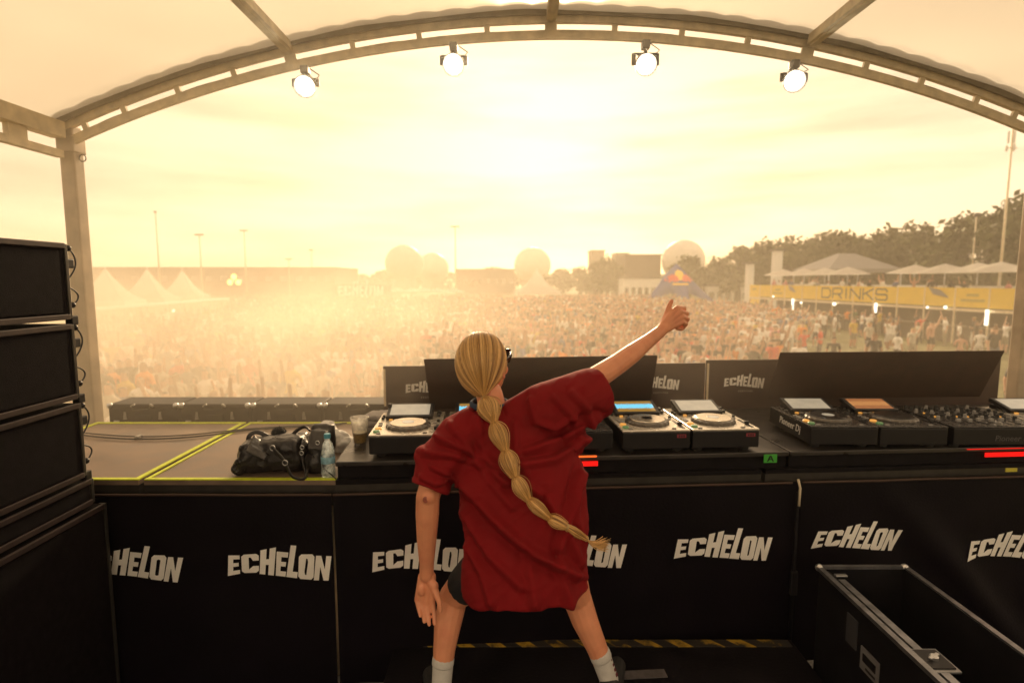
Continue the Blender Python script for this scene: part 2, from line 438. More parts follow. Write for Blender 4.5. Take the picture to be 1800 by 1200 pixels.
# purlins running back along the vault
def purlin(th, r0, r1, w, label):
    mb = MB(); a, b = arc((r0 + r1) / 2, th, AY - .04), arc((r0 + r1) / 2, th, YB + .06)
    u = Vector((math.sin(th), 0, math.cos(th)))
    mb.bar(a, b, w, r1 - r0, up=u)
    mb.bar(a - u * .001 + Vector((.0, 0, 0)) - u * (r1 - r0) * .5, b - u * (r1 - r0) * .5, w * .35, .012, up=u)
    return tag(mb.build('roof_purlin', M['steel']), label, 'roof beam', 'purlins under the roof membrane')
for px, lab in ((517, 'slim steel roof beam running back from the left third of the arch'), (967, 'slim steel roof beam running back from the crown of the arch'), (1411, 'slim steel roof beam running back from the right third of the arch')):
    X = (px - 900) / 1000 * (AY * _c - .8 * _s)
    purlin(math.asin((X - AC) / 8.2), 8.19, 8.255, .062, lab)
for th, lab, sx in ((TH0, 'deep steel eaves rail under the left edge of the roof', -1), (TH1, 'deep steel eaves rail under the right edge of the roof', 1)):
    e = thing('eaves_rail', lab, 'roof beam', arc(8.2, th, AY - .1), 0, 'eaves rails of the stage roof')
    a, b = arc(8.20, th, AY - .02), arc(8.20, th, YB + .06)
    mb = MB(); mb.bar(a, b, .09, .10); mb.build('top_rail', M['steel'], e, local=False)
    dn = Vector((0, 0, -.15))
    mb = MB(); mb.bar(a + dn, b + dn, .05, .045); mb.build('bottom_rail', M['steel'], e, local=False)
    for k in range(5):
        y = AY - .35 - k * .85
        mb = MB(); p = Vector((a.x, y, a.z - .10)); mb.box(p, (.035, .13, .13)); mb.build('bracket', M['steel'], e, local=False)
    if sx < 0:
        for y in (3.1,):
            mb = MB(); q = Vector((a.x + .02, y, a.z - .17))
            mb.box(q, (.10, .22, .05), bev=.01)
            mb.tube([q, q + Vector((.02, .02, -.12)), q + Vector((.03, .03, -.2))], [.02, .014, .004], 8)
            mb.build('ratchet_strap', M['darkmetal'], e, local=False)
# membrane
mb = MB(); n, ny = 72, 24
vs = [arc(8.265 + .01 * noise.noise(Vector((i * .11, j * .25, 0))) - .012 * math.sin(math.pi * ((i / n * 6.4) % 1)) * 1.0, TH0 + (TH1 - TH0) * i / n, AY - .02 - (AY - YB - .02) * j / ny) for i in range(n + 1) for j in range(ny + 1)]
fs = [(i * (ny + 1) + j, (i + 1) * (ny + 1) + j, (i + 1) * (ny + 1) + j + 1, i * (ny + 1) + j + 1) for i in range(n) for j in range(ny)]
mb.add(vs, fs, 0, True)
roof = tag(mb.build('stage_roof', M['roof']), 'pale translucent fabric vault stretched over the stage', 'roof')

# ---- riser the performer stands on
rs = thing('riser', 'low black riser platform with hazard tape along its far edge', 'platform', (.42, 1.55, SZ))
mb = MB(); mb.box((.39, 1.55, RZ - .06), (1.88, 2.0, .12), bev=.006); mb.build('deck_board', M['floor'], rs, local=False)
mb = MB(); mb.box((.39, 1.55, SZ + .04), (1.82, 1.94, .08)); mb.build('frame', M['darkmetal'], rs, local=False)
hz = bpy.data.materials.new('hazard_tape'); hz.use_nodes = True
_n, _l = hz.node_tree.nodes, hz.node_tree.links
_tc = _n.new('ShaderNodeTexCoord'); _w = _n.new('ShaderNodeTexWave'); _w.inputs['Scale'].default_value = 4.3; _w.bands_direction = 'DIAGONAL'
_r = _n.new('ShaderNodeValToRGB'); _r.color_ramp.interpolation = 'CONSTANT'
_r.color_ramp.elements[0].color = (.02, .018, .018, 1); _r.color_ramp.elements[1].position = .5; _r.color_ramp.elements[1].color = (.48, .30, .03, 1)
_no = _n.new('ShaderNodeTexNoise'); _no.inputs['Scale'].default_value = 18; _no.inputs['Detail'].default_value = 6
_mx = _n.new('ShaderNodeMix'); _mx.data_type = 'RGBA'; _mr = _n.new('ShaderNodeMapRange'); _mr.inputs['From Min'].default_value = .42; _mr.inputs['From Max'].default_value = .6
_l.new(_tc.outputs['Object'], _w.inputs[0]); _l.new(_w.outputs[0], _r.inputs[0]); _l.new(_tc.outputs['Object'], _no.inputs[0]); _l.new(_no.outputs[0], _mr.inputs[0])
_l.new(_mr.outputs[0], _mx.inputs[0]); _l.new(_r.outputs[0], _mx.inputs[6]); _mx.inputs[7].default_value = (.03, .025, .02, 1)
_l.new(_mx.outputs[2], _n['Principled BSDF'].inputs['Base Color'])
mb = MB(); mb.box((.39, 2.515, RZ + .0022), (1.84, .05, .004)); mb.build('hazard_tape_strip', hz, rs, local=False)
M['old_tape'] = pm('worn_grey_tape', (.10, .09, .095), .7, var=.3, scale=30)
for (x, y, a, b, r) in ((.52, 2.3, .30, .05, 4), (-.02, 2.02, .05, .16, 2), (.72, 2.02, .05, .14, -3), (1.15, 2.2, .10, .05, 20)):
    mb = MB(); mb.box((x, y, RZ + .0022), (a, b, .004), Matrix.Rotation(R(r), 3, 'Z')); mb.build('tape_scrap', M['old_tape'], rs, local=False)

# ---- booth platform of stage decks, marked with fluorescent tape
BA = R(4.2)                                          # the DJ part of the booth is turned a little
PIV = Vector((-.80, 2.50, 0))
def bl(u, v, z): return Vector((PIV.x + u * math.cos(BA) - v * math.sin(BA), PIV.y + u * math.sin(BA) + v * math.cos(BA), z))
JX = -1.68
for (x0, x1, lab) in ((-2.64, JX - .012, 'narrow brown plywood stage deck edged in yellow tape beside the speaker stack'), (JX + .012, -.80, 'brown plywood stage deck edged in yellow tape under the leather bag')):
    pl = thing('stage_deck', lab, 'stage deck', ((x0 + x1) / 2, 3.02, SZ), 0, 'stage decks of the booth')
    mb = MB(); mb.box(((x0 + x1) / 2, 3.02, PZT - .01), (x1 - x0, 1.05, .02)); mb.build('plywood_top', M['deck'], pl, local=False)
    mb = MB()
    for y in (2.52, 3.52): mb.box(((x0 + x1) / 2, y, PZT - .068), (x1 - x0, .045, .095))
    for x in (x0 + .025, x1 - .025): mb.box((x, 3.02, PZT - .068), (.045, .95, .095))
    mb.build('aluminium_frame', M['darkmetal'], pl, local=False)
    for x in (x0 + .06, x1 - .06):
        for y in (2.58, 3.46):
            mb = MB(); mb.tube([(x, y, SZ), (x, y, PZT - .11)], .024, 10); mb.build('leg', M['steel'], pl, local=False)
    mb = MB()
    mb.box(((x0 + x1) / 2, 2.508, PZT + .0035), (x1 - x0, .022, .006)); mb.box(((x0 + x1) / 2, 3.534, PZT + .0035), (x1 - x0, .024, .006))
    if x0 < -2: mb.box((x0 + .012, 3.02, PZT + .003), (.024, 1.0, .005))
    mb.box((x1 - .015 if x0 < -2 else x0 + .009, 3.02, PZT + .003), (.024 if x0 < -2 else .016, 1.0, .005))
    mb.build('fluorescent_tape_edge', M['tape'], pl, local=False)
# right hand decks under the DJ tables
for (u0, u1, lab) in ((.0, 2.0, 'black stage deck under the middle DJ table'), (2.02, 4.2, 'black stage deck under the right DJ table')):
    pl = thing('stage_deck', lab, 'stage deck', bl((u0 + u1) / 2, .52, SZ), BA, 'stage decks of the booth')
    w = u1 - u0
    mb = MB(); mb.box((0, 0, PZT - SZ - .01), (w, 1.05, .02)); mb.build('plywood_top', M['black_rough'], pl)
    mb = MB()
    for y in (-.5, .5): mb.box((0, y, PZT - SZ - .068), (w, .045, .095))
    for x in (-w / 2 + .025, w / 2 - .025): mb.box((x, 0, PZT - SZ - .068), (.045, .95, .095))
    mb.build('aluminium_frame', M['darkmetal'], pl)
    for x in (-w / 2 + .06, w / 2 - .06):
        for y in (-.44, .44):
            mb = MB(); mb.tube([(x, y, 0), (x, y, PZT - SZ - .11)], .024, 10); mb.build('leg', M['steel'], pl)

# ---- evening haze over the whole field, and stage fog drifting over the crowd
def volume_box(name, x0, x1, y0, y1, z0, z1, dens, col, g):
    mb = MB(); mb.box(((x0 + x1) / 2, (y0 + y1) / 2, (z0 + z1) / 2), (x1 - x0, y1 - y0, z1 - z0))
    m = bpy.data.materials.new(name + '_volume'); m.use_nodes = True
    n, l = m.node_tree.nodes, m.node_tree.links
    n.remove(n['Principled BSDF'])
    v = n.new('ShaderNodeVolumePrincipled')
    v.inputs['Color'].default_value = (*col, 1); v.inputs['Density'].default_value = dens; v.inputs['Anisotropy'].default_value = g
    l.new(v.outputs[0], n['Material Output'].inputs['Volume'])
    return tag(mb.build(name, m), kind='stuff'), v, m
HAZE_D = .0009
volume_box('haze', -330, 330, -66, 368, -1.0, 27.0, HAZE_D, (1.0, .91, .76), .55)

# ================================================================== LETTERING
def _rect(a, b, c, d): return [(a, c), (b, c), (b, d), (a, d)]
GLY = {
    'E': [_rect(0, .44, 0, 1), _rect(.44, 1, .79, 1), _rect(.44, .9, .41, .60), _rect(.44, 1, 0, .21)],
    'C': [[(0, .1), (.15, 0), (.42, 0), (.42, 1), (.15, 1), (0, .9)], [(.42, .82), (.66, .82), (.66, .64), (1, .64), (1, .9), (.85, 1), (.42, 1)], [(.42, 0), (.85, 0), (1, .1), (1, .36), (.66, .36), (.66, .18), (.42, .18)]],
    'H': [_rect(0, .40, 0, 1), _rect(.60, 1, 0, 1), _rect(.40, .60, .38, .60)],
    'L': [_rect(0, .52, 0, 1), _rect(.52, 1, 0, .19)],
    'O': [[(.5, 0), (.5, .17), (.38, .2), (.38, .8), (.5, .83), (.5, 1), (.15, 1), (0, .90), (0, .10), (.15, 0)], [(.5, 0), (.85, 0), (1, .10), (1, .90), (.85, 1), (.5, 1), (.5, .83), (.62, .8), (.62, .2), (.5, .17)]],
    'N': [_rect(0, .34, 0, 1), _rect(.66, 1, 0, 1), [(.30, 1), (.34, .55), (.66, 0), (.70, 0), (.66, .45), (.34, 1)]],
    'F': [_rect(0, .44, 0, 1), _rect(.44, 1, .79, 1), _rect(.44, .9, .41, .60)],
    'S': [_rect(0, 1, .8, 1), _rect(0, .36, .5, .8), _rect(0, 1, .4, .6), _rect(.64, 1, .2, .4), _rect(0, 1, 0, .2)],
    'T': [_rect(0, 1, .8, 1), _rect(.32, .68, 0, .8)],
    'I': [_rect(.3, .7, 0, 1)],
    'V': [[(0, 1), (.35, 0), (.65, 0), (1, 1), (.66, 1), (.5, .4), (.34, 1)]],
    'A': [[(0, 0), (.35, 1), (.65, 1), (1, 0), (.7, 0), (.62, .2), (.38, .2), (.3, 0)]],
}
ECH = [('E', 880, 388, 937, 388, 873, 497, 935, 485), ('C', 945, 385, 1035, 378, 945, 482, 1032, 478), ('H', 1045, 360, 1125, 343, 1035, 485, 1108, 492),
       ('E', 1128, 365, 1187, 370, 1118, 492, 1168, 497), ('L', 1200, 332, 1254, 337, 1172, 498, 1226, 505), ('O', 1240, 380, 1318, 380, 1232, 508, 1308, 515), ('N', 1325, 388, 1402, 392, 1310, 517, 1383, 522)]
def echelon_polys(width, x0=0, z0=0, shear=0.0):
    out = []
    for g, *q in ECH:
        k = width / 529.0
        TL, TR, BL, BR = [((q[2 * i] - 873) * k, (522 - q[2 * i + 1]) * k) for i in range(4)]
        for poly in GLY[g]:
            pp = []
            for (u, v) in poly:
                x = (BL[0] * (1 - u) + BR[0] * u) * (1 - v) + (TL[0] * (1 - u) + TR[0] * u) * v
                z = (BL[1] * (1 - u) + BR[1] * u) * (1 - v) + (TL[1] * (1 - u) + TR[1] * u) * v
                pp.append((x0 + x + shear * z, z0 + z))
            out.append(pp)
    return out
def word_polys(word, h, adv, x0=0, z0=0, w=.6):
    out = []
    for i, ch in enumerate(word):
        for poly in GLY.get(ch, []):
            out.append([(x0 + i * adv + u * h * w, z0 + v * h) for u, v in poly])
    return out
def decal(name, polys, fr, mat, parent, step=.03, lift=.0035, local=True):
    """flat printed letters laid on a (possibly wavy) surface fr(x, z, offset)"""
    bm = bmesh.new()
    for poly in polys:
        vs = [bm.verts.new((x, 0, z)) for x, z in poly]
        f = bm.faces.new(vs)
    bmesh.ops.triangulate(bm, faces=list(bm.faces))
    xs = [v.co.x for v in bm.verts]
    if step:
        a = min(xs) + step
        while a < max(xs):
            bmesh.ops.bisect_plane(bm, geom=list(bm.verts) + list(bm.edges) + list(bm.faces), plane_co=(a, 0, 0), plane_no=(1, 0, 0))
            a += step
    mi = ROOTM[root_of(parent).name].inverted() if (parent is not None and not local) else None
    for v in bm.verts:
        p = fr(v.co.x, v.co.z, lift)
        v.co = mi @ p if mi is not None else p
    me = bpy.data.meshes.new(name); bm.to_mesh(me); bm.free()
    return link_mesh(name, me, mat, parent)
def font_decal(name, text, size, Mx, mat, parent, shear=0.0, extr=.0008, bold=0.0):
    cu = bpy.data.curves.new('t', 'FONT'); cu.body = text; cu.size = size; cu.extrude = extr; cu.shear = shear; cu.offset = bold
    cu.resolution_u = 2
    to = bpy.data.objects.new('t', cu); COL.objects.link(to)
    dg = bpy.context.evaluated_depsgraph_get()
    me = bpy.data.meshes.new_from_object(to.evaluated_get(dg)); bpy.data.objects.remove(to); bpy.data.curves.remove(cu)
    me.transform(Mx); me.materials.clear()
    return link_mesh(name, me, mat, parent)

# ================================================================== BANNERS ON THE BOOTH FRONT
def wav(x, z, seed, amp):
    top = 2.94
    d = (top - z)
    return amp * (math.sin(x * 5.1 + seed + d * 2.2) * .5 + .5 * math.sin(x * 11.7 + seed * 2.3 - d * 3.1)) * min(1, d * 2.2 + .08) + .5 * amp * noise.noise(Vector((x * 3, z * 3, seed)))
def make_banner(label, u0, u1, base, seed, amp, logos, z0=2.03, z1=2.945, extra=None, shears=None):
    b = thing('booth_banner', label, 'banner', base((u0 + u1) / 2, 2.03, 0), 0, 'black banners on the booth front')
    ex = extra or (lambda x, z: 0.0)
    fr = lambda x, z, o: base(x, z, o + wav(x, z, seed, amp) + ex(x, z))
    mb = MB(); nx, nz = int((u1 - u0) / .025), 34
    vs = [fr(u0 + (u1 - u0) * i / nx, z0 + (z1 - z0) * j / nz, 0) for i in range(nx + 1) for j in range(nz + 1)]
    fs = [(i * (nz + 1) + j, (i + 1) * (nz + 1) + j, (i + 1) * (nz + 1) + j + 1, i * (nz + 1) + j + 1) for i in range(nx) for j in range(nz)]
    mb.add(vs, fs, 0, True); mb.build('cloth', M['banner'], b, local=False)
    mb = MB(); mb.tube([fr(u0 + (u1 - u0) * i / 40, z1, .004) for i in range(41)], .006, 6); mb.build('top_hem', M['panel'], b, local=False)
    for k, (lx, lz, lw) in enumerate(logos):
        sh = shears[k] if shears else 0.0
        decal('printed_name', echelon_polys(lw, lx, lz, sh), fr, M['logo'], b, local=False)
    return b
left_base = lambda x, z, o: Vector((x, 2.468 - o, z))
right_base = lambda u, z, o: bl(u, -.034 - o, z)
def on_left(px, py): p = PY(px, py, 2.465); return p.x, p.z
def on_booth(px, py, v=-.034):
    d = ray(px, py); nrm = Vector((-math.sin(BA), math.cos(BA), 0)); o = bl(0, v, 0)
    t = o.dot(nrm) / d.dot(nrm); p = Vector((d.x * t, d.y * t, CAMZ + d.z * t)); q = p - o
    return q.x * math.cos(BA) + q.y * math.sin(BA), p.z
lg = []
for px, py in ((137, 1022), (401, 1020)):
    x, z = on_left(px, py); lg.append((x, z, .475))
make_banner('black cloth banner on the left of the booth with two pale wordmarks', -2.7, -.812, left_base, .7, .008, lg, shears=(.12, 0))
lg = []
for px, py, w in ((655, 1012, .465), (925, 1003, .465), (1184, 990, .47)):
    x, z = on_booth(px, py); lg.append((x, z, w))
make_banner('wide black cloth banner behind the performer with pale wordmarks', -.005, 2.135, right_base, 2.9, .009, lg, shears=(0, .1, .1))
lg = []
for px, py, w in ((1424, 972, .43), (1690, 990, .47)):
    x, z = on_booth(px, py); lg.append((x, z, w))
make_banner('creased black cloth banner at the right end of the booth above the open case', 2.19, 4.2, right_base, 5.1, .013, lg, shears=(.28, .22),
            extra=lambda x, z: .035 * math.exp(-((x - 2.62 - (2.9 - z) * .9) / .10) ** 2) * max(0, min(1, (3.0 - z) * 2)))
gb = MB(); gb.box((0, 0, .47), (.12, .01, .92))
ob = thing('gap_board', 'narrow dark board closing the gap between two booth banners', 'board', bl(2.162, -.012, SZ + .01), BA); gb.build('board', M['banner'], ob)
u, z = on_booth(1408, 900)
pp = thing('banner_pole', 'pale upright pole in the gap between two booth banners', 'pole', bl(2.162, -.05, SZ))
mb = MB(); mb.tube([bl(2.162, -.045, SZ + .0), bl(2.162, -.045, 2.90)], .009, 10); mb.build('pole_tube', M['black_rough'], pp, local=False)
mb = MB(); mb.tube([bl(2.150, -.06, 2.97), bl(2.158, -.068, 2.93), bl(2.160, -.062, 2.84)], .006, 8); mb.build('cable_tie', M['steel'], pp, local=False)
mb = MB(); mb.box(bl(2.162, -.05, 2.45), (.035, .02, .12), bev=.006); mb.build('clamp', M['black'], pp, local=False)

# ================================================================== DJ TABLES
def dj_table(label, u0, u1, v1, ztop, drop=.085):
    t = thing('dj_table', label, 'table', bl((u0 + u1) / 2, v1 / 2, PZT), BA, 'tables on the booth')
    w = u1 - u0
    mb = MB(); mb.box((0, .0, ztop - PZT - .011), (w, v1, .022), bev=.004); mb.build('table_top', M['table'], t)
    mb = MB(); mb.box((0, -v1 / 2 + .03, (drop - .022) / 2 + .001), (w - .012, .02, drop - .024)); mb.build('front_panel', M['black_rough'], t)
    for s in (-1, 1):
        mb = MB(); mb.box((s * (w / 2 - .02), .02, (drop - .022) / 2 + .001), (.02, v1 - .1, drop - .024)); mb.build('side_panel', M['black_rough'], t)
    return t
M['table'] = pm('scuffed_black_table_laminate', (.035, .030, .028), .34, var=.35, scale=9, bump=.05, bscale=120, rvar=.08)
ZT = 3.085
tabA = dj_table('long black table carrying the silver-lit decks', .0, 2.135, .92, ZT)
tabB = dj_table('black table on the right carrying the dark decks and mixer', 2.143, 4.2, .92, ZT)
# marks and lights on the front edge
def edge_rect(name, label, cat, px0, py0, px1, py1, mat, v=-.006, group=None, th=.004):
    u0, z0 = on_booth(px0, py1, v); u1, z1 = on_booth(px1, py0, v)
    o = thing(name, label, cat, bl((u0 + u1) / 2, v, z0), BA, group)
    mb = MB(); mb.box((0, 0, (z1 - z0) / 2), (u1 - u0, th, z1 - z0), bev=.001)
    mb.build('strip' if 'strip' in name or 'light' in name else 'tape_piece', mat, o)
    return o, u1 - u0, z1 - z0
M['red_led'] = emis('red_led', (1.0, .012, .008), .5)
M['orange_led'] = emis('orange_led', (1.0, .13, .02), .6)
M['green_tape'] = pm('green_gaffer_tape', (.05, .38, .04), .5)
edge_rect('led_light', 'thin orange glowing light strip on the table edge beside the performer', 'light', 985, 800, 1049, 804.5, M['orange_led'])
edge_rect('led_light', 'thick red glowing light bar on the table front beside the performer', 'light', 985, 810, 1051, 820, M['red_led'])
edge_rect('led_light', 'thin red glowing light strip on the right table edge', 'light', 1700, 786, 1830, 790, M['red_led'])
edge_rect('led_light', 'thick red glowing light bar on the right table front', 'light', 1731, 793, 1830, 803, M['red_led'])
ga, gw, gh = edge_rect('tape_label', 'green tape label marked A on the table front', 'label', 1342, 798, 1366, 813, M['green_tape'], -.010)
decal('letter', [[(-.018 + p[0] * .036, .006 + p[1] * (gh - .012)) for p in poly] for poly in ([[(0, 0), (.38, 1), (.62, 1), (.5, .78), (.22, 0)], [(.38, 1), (.62, 1), (1, 0), (.78, 0), (.5, .78)], [(.25, .3), (.3, .46), (.7, .46), (.75, .3)]])], lambda x, z, o: Vector((x, -.0022 - o * .1, z)), M['black'], ga, step=0)
edge_rect('tape_label', 'small yellow tape label low on the right table front', 'label', 1767, 822, 1788, 829, pm('yellow_gaffer', (.55, .50, .05), .5), -.05)

# ================================================================== DECKS AND MIXERS
M['plate'] = pm('deck_top_plate_sheen', (.74, .69, .60), .25, metal=.55, var=.1, scale=30, rvar=.04)  # pale colour stands in for sky sheen on glossy black plates
M['plate_dk'] = pm('deck_top_plate_black', (.045, .042, .042), .26, metal=.3, var=.2, scale=30, rvar=.05)
M['jog'] = pm('jog_platter', (.70, .63, .52), .22, metal=.7, var=.06, scale=30)  # cream tone imitates the bright sky reflected in the platter
M['jog_dk'] = pm('jog_platter_black', (.03, .028, .028), .2, var=.1, scale=30)
M['jogring'] = pm('jog_ring', (.12, .11, .10), .3, metal=.6, var=.2, scale=40)
M['knob'] = pm('knob_rubber', (.02, .02, .02), .5)
M['btn'] = pm('grey_button', (.30, .29, .28), .4)
M['scr_off'] = pm('dark_screen_glass', (.02, .02, .022), .08, var=.05, spec=.9, coat=.6)
def screen_mat(name, wave):
    m = bpy.data.materials.new(name); m.use_nodes = True
    n, l = m.node_tree.nodes, m.node_tree.links; b = n['Principled BSDF']; b.inputs['Roughness'].default_value = .12
    tc = n.new('ShaderNodeTexCoord'); mp = n.new('ShaderNodeSeparateXYZ'); l.new(tc.outputs['Generated'], mp.inputs[0])
    no = n.new('ShaderNodeTexNoise'); no.noise_dimensions = '1D'; no.inputs['Scale'].default_value = 42; l.new(mp.outputs[0], no.inputs['W'])
    sub = n.new('ShaderNodeMath'); sub.operation = 'SUBTRACT'; sub.inputs[1].default_value = .5; l.new(mp.outputs[1], sub.inputs[0])
    ab = n.new('ShaderNodeMath'); ab.operation = 'ABSOLUTE'; l.new(sub.outputs[0], ab.inputs[0])
    sc = n.new('ShaderNodeMath'); sc.operation = 'MULTIPLY'; sc.inputs[1].default_value = .42; l.new(no.outputs[0], sc.inputs[0])
    lt = n.new('ShaderNodeMath'); lt.operation = 'LESS_THAN'; l.new(ab.outputs[0], lt.inputs[0]); l.new(sc.outputs[0], lt.inputs[1])
    mx = n.new('ShaderNodeMix'); mx.data_type = 'RGBA'; l.new(lt.outputs[0], mx.inputs[0]); mx.inputs[6].default_value = (*wave[0], 1); mx.inputs[7].default_value = (*wave[1], 1)
    l.new(mx.outputs[2], b.inputs['Base Color']); l.new(mx.outputs[2], b.inputs['Emission Color']); b.inputs['Emission Strength'].default_value = wave[2]
    return m
M['scr_wave'] = screen_mat('waveform_screen', ((.16, .09, .02), (.10, .35, .50), .7))
M['scr_warm'] = screen_mat('warm_screen', ((.20, .08, .03), (.30, .14, .05), .5))
M['scr_glare'] = pm('glare_screen', (.34, .32, .27), .15, var=.2, scale=14, emit=(.9, .8, .6), estr=.10)  # pale base and weak glow imitate glare on the glass
CW, CD, CH = .329, .453, .095
def make_deck(label, group, loc, rz, plate, jog, scr, sticker=None, side_text=False):
    d = thing('media_player', label, 'dj deck', loc, rz, group)
    f0 = .022
    for sx in (-1, 1):
        for y in (.06, .38):
            mb = MB(); mb.lathe([(.022, 0), (.024, .004), (.024, f0 - .004), (.02, f0 + .002)], 16, (sx * .115, y, 0)); mb.build('foot', M['rubber'], d)
    mb = MB(); mb.box((0, CD / 2, f0 + CH / 2 - .006), (CW - .004, CD, CH - .012), bev=.006); mb.build('body', M['black'], d)
    mb = MB(); mb.box((0, CD / 2 - .0, f0 + CH - .008), (CW - .002, CD - .002, .010), bev=.003)
    top = mb.build('top_plate', plate, d)
    zt = f0 + CH - .003
    # jog wheel with notched rim
    jc = Vector((.0, .155, zt)); n = 72; prof = [(.104, .0), (.106, .004)]
    mb = MB(); vs, fs = [], []
    for (r, z) in ((.108, 0.0), (.108, .008), (.101, .015), (.088, .017)):
        for j in range(n):
            rr = r - (.0035 if (j % 4 in (0, 1) and r > .1) else 0)
            vs.append(jc + Vector((rr * math.cos(2 * math.pi * j / n), rr * math.sin(2 * math.pi * j / n), z)))
    for i in range(3):
        for j in range(n): fs.append((i * n + j, i * n + (j + 1) % n, (i + 1) * n + (j + 1) % n, (i + 1) * n + j))
    fs.append(tuple(3 * n + j for j in range(n)))
    mb.add(vs, fs); jw = mb.build('jog_wheel', M['jogring'], d)
    mb = MB(); mb.lathe([(.087, .0165), (.087, .020), (.084, .0215), (.03, .0215)], 48, jc); mb.build('jog_platter', jog, jw)
    mb = MB(); mb.lathe([(.029, .0205), (.029, .0225), (.001, .0228)], 32, jc); mb.build('jog_display', M['scr_off'] if scr is not M['scr_glare'] else M['scr_glare'], jw)
    # tilted screen
    T = Matrix.Rotation(R(15), 3, 'X'); sc0 = Vector((-.01, .352, zt + .026))
    mb = MB(); mb.box(sc0, (.235, .145, .022), T, bev=.004)
    mb.box(sc0 + Vector((0, .045, -.02)), (.22, .05, .03)); sb = mb.build('screen', M['black'], d)
    mb = MB(); mb.box(Vector((0, 0, 0)), (.20, .112, .003)); me = mb.mesh('display')
    o = link_mesh('display', me, scr, sb); o.location = sc0 + T @ Vector((0, 0, .0115)); o.rotation_euler = (R(15), 0, 0)
    for k in range(8):
        mb = MB(); mb.box((-.10 + k * .025, .272, zt + .004), (.018, .012, .006), bev=.0015)
        mb.build('hot_cue_button', M['btn'] if k % 3 else M['amber'], d)
    for (x, y, r, nm, mt) in ((-.135, .055, .016, 'play_button', M['green_btn']), (-.135, .105, .016, 'cue_button', M['amber'])):
        mb = MB(); mb.lathe([(r, 0), (r, .006), (r * .8, .008), (.001, .008)], 20, (x, y, zt)); mb.build(nm, mt, d)
    for (x, y, r, h) in ((.135, .385, .013, .02), (.135, .335, .009, .014), (-.145, .30, .008, .012), (-.145, .34, .008, .012), (.14, .23, .008, .012)):
        mb = MB(); mb.lathe([(r, 0), (r * .92, h * .85), (r * .7, h), (.001, h)], 16, (x, y, zt)); mb.build('knob', M['knob'], d)
    mb = MB(); mb.box((.140, .10, zt + .0012), (.012, .15, .0024)); sl = mb.build('tempo_slider', M['black'], d)
    mb = MB(); mb.box((.140, .085, zt + .009), (.022, .014, .016), bev=.003); mb.build('slider_cap', M['knob'], sl)
    for (x, y) in ((-.135, .16), (-.135, .185), (-.14, .21), (.125, .20), (-.12, .02), (.09, .02)):
        mb = MB(); mb.box((x, y, zt + .003), (.02, .010, .005), bev=.001); mb.build('button', M['btn'], d)
    if sticker is not None:
        mb = MB(); mb.box((sticker, -.0012, f0 + .062), (.044, .0022, .016)); mb.build('red_sticker', M['red_sticker'], d)
        mb = MB()
        for i in range(3): mb.box((sticker - .011 + i * .011, -.0028, f0 + .062), (.008, .001, .010))
        mb.build('sticker_print', M['sticker_ink'], d)
    mb = MB()                                            # rear sockets and cable
    mb.tube([(-.06, CD - .01, f0 + .04), (-.06, CD + .04, f0 + .04), (-.08, CD + .09, f0 + .0), (-.12, CD + .10, .006)], .004, 6); mb.build('signal_cable', M['cable'], d)
    if side_text:
        Mx = Matrix.Translation((-CW / 2 + .0005, .33, f0 + .032)) @ Matrix.Rotation(-math.pi / 2, 4, 'Z') @ Matrix.Rotation(math.pi / 2, 4, 'X')
        font_decal('side_lettering', 'Pioneer Dj', .052, Mx, M['logo'], d, shear=.15)
    return d
M['amber'] = pm('amber_lit_button', (.34, .16, .05), .4, emit=(1, .45, .08), estr=.25)
M['green_btn'] = pm('green_lit_button', (.10, .14, .08), .4, emit=(.4, 1, .3), estr=.04)
M['red_sticker'] = pm('red_sticker', (.30, .03, .05), .5)
M['sticker_ink'] = pm('sticker_ink', (.05, .01, .02), .6)
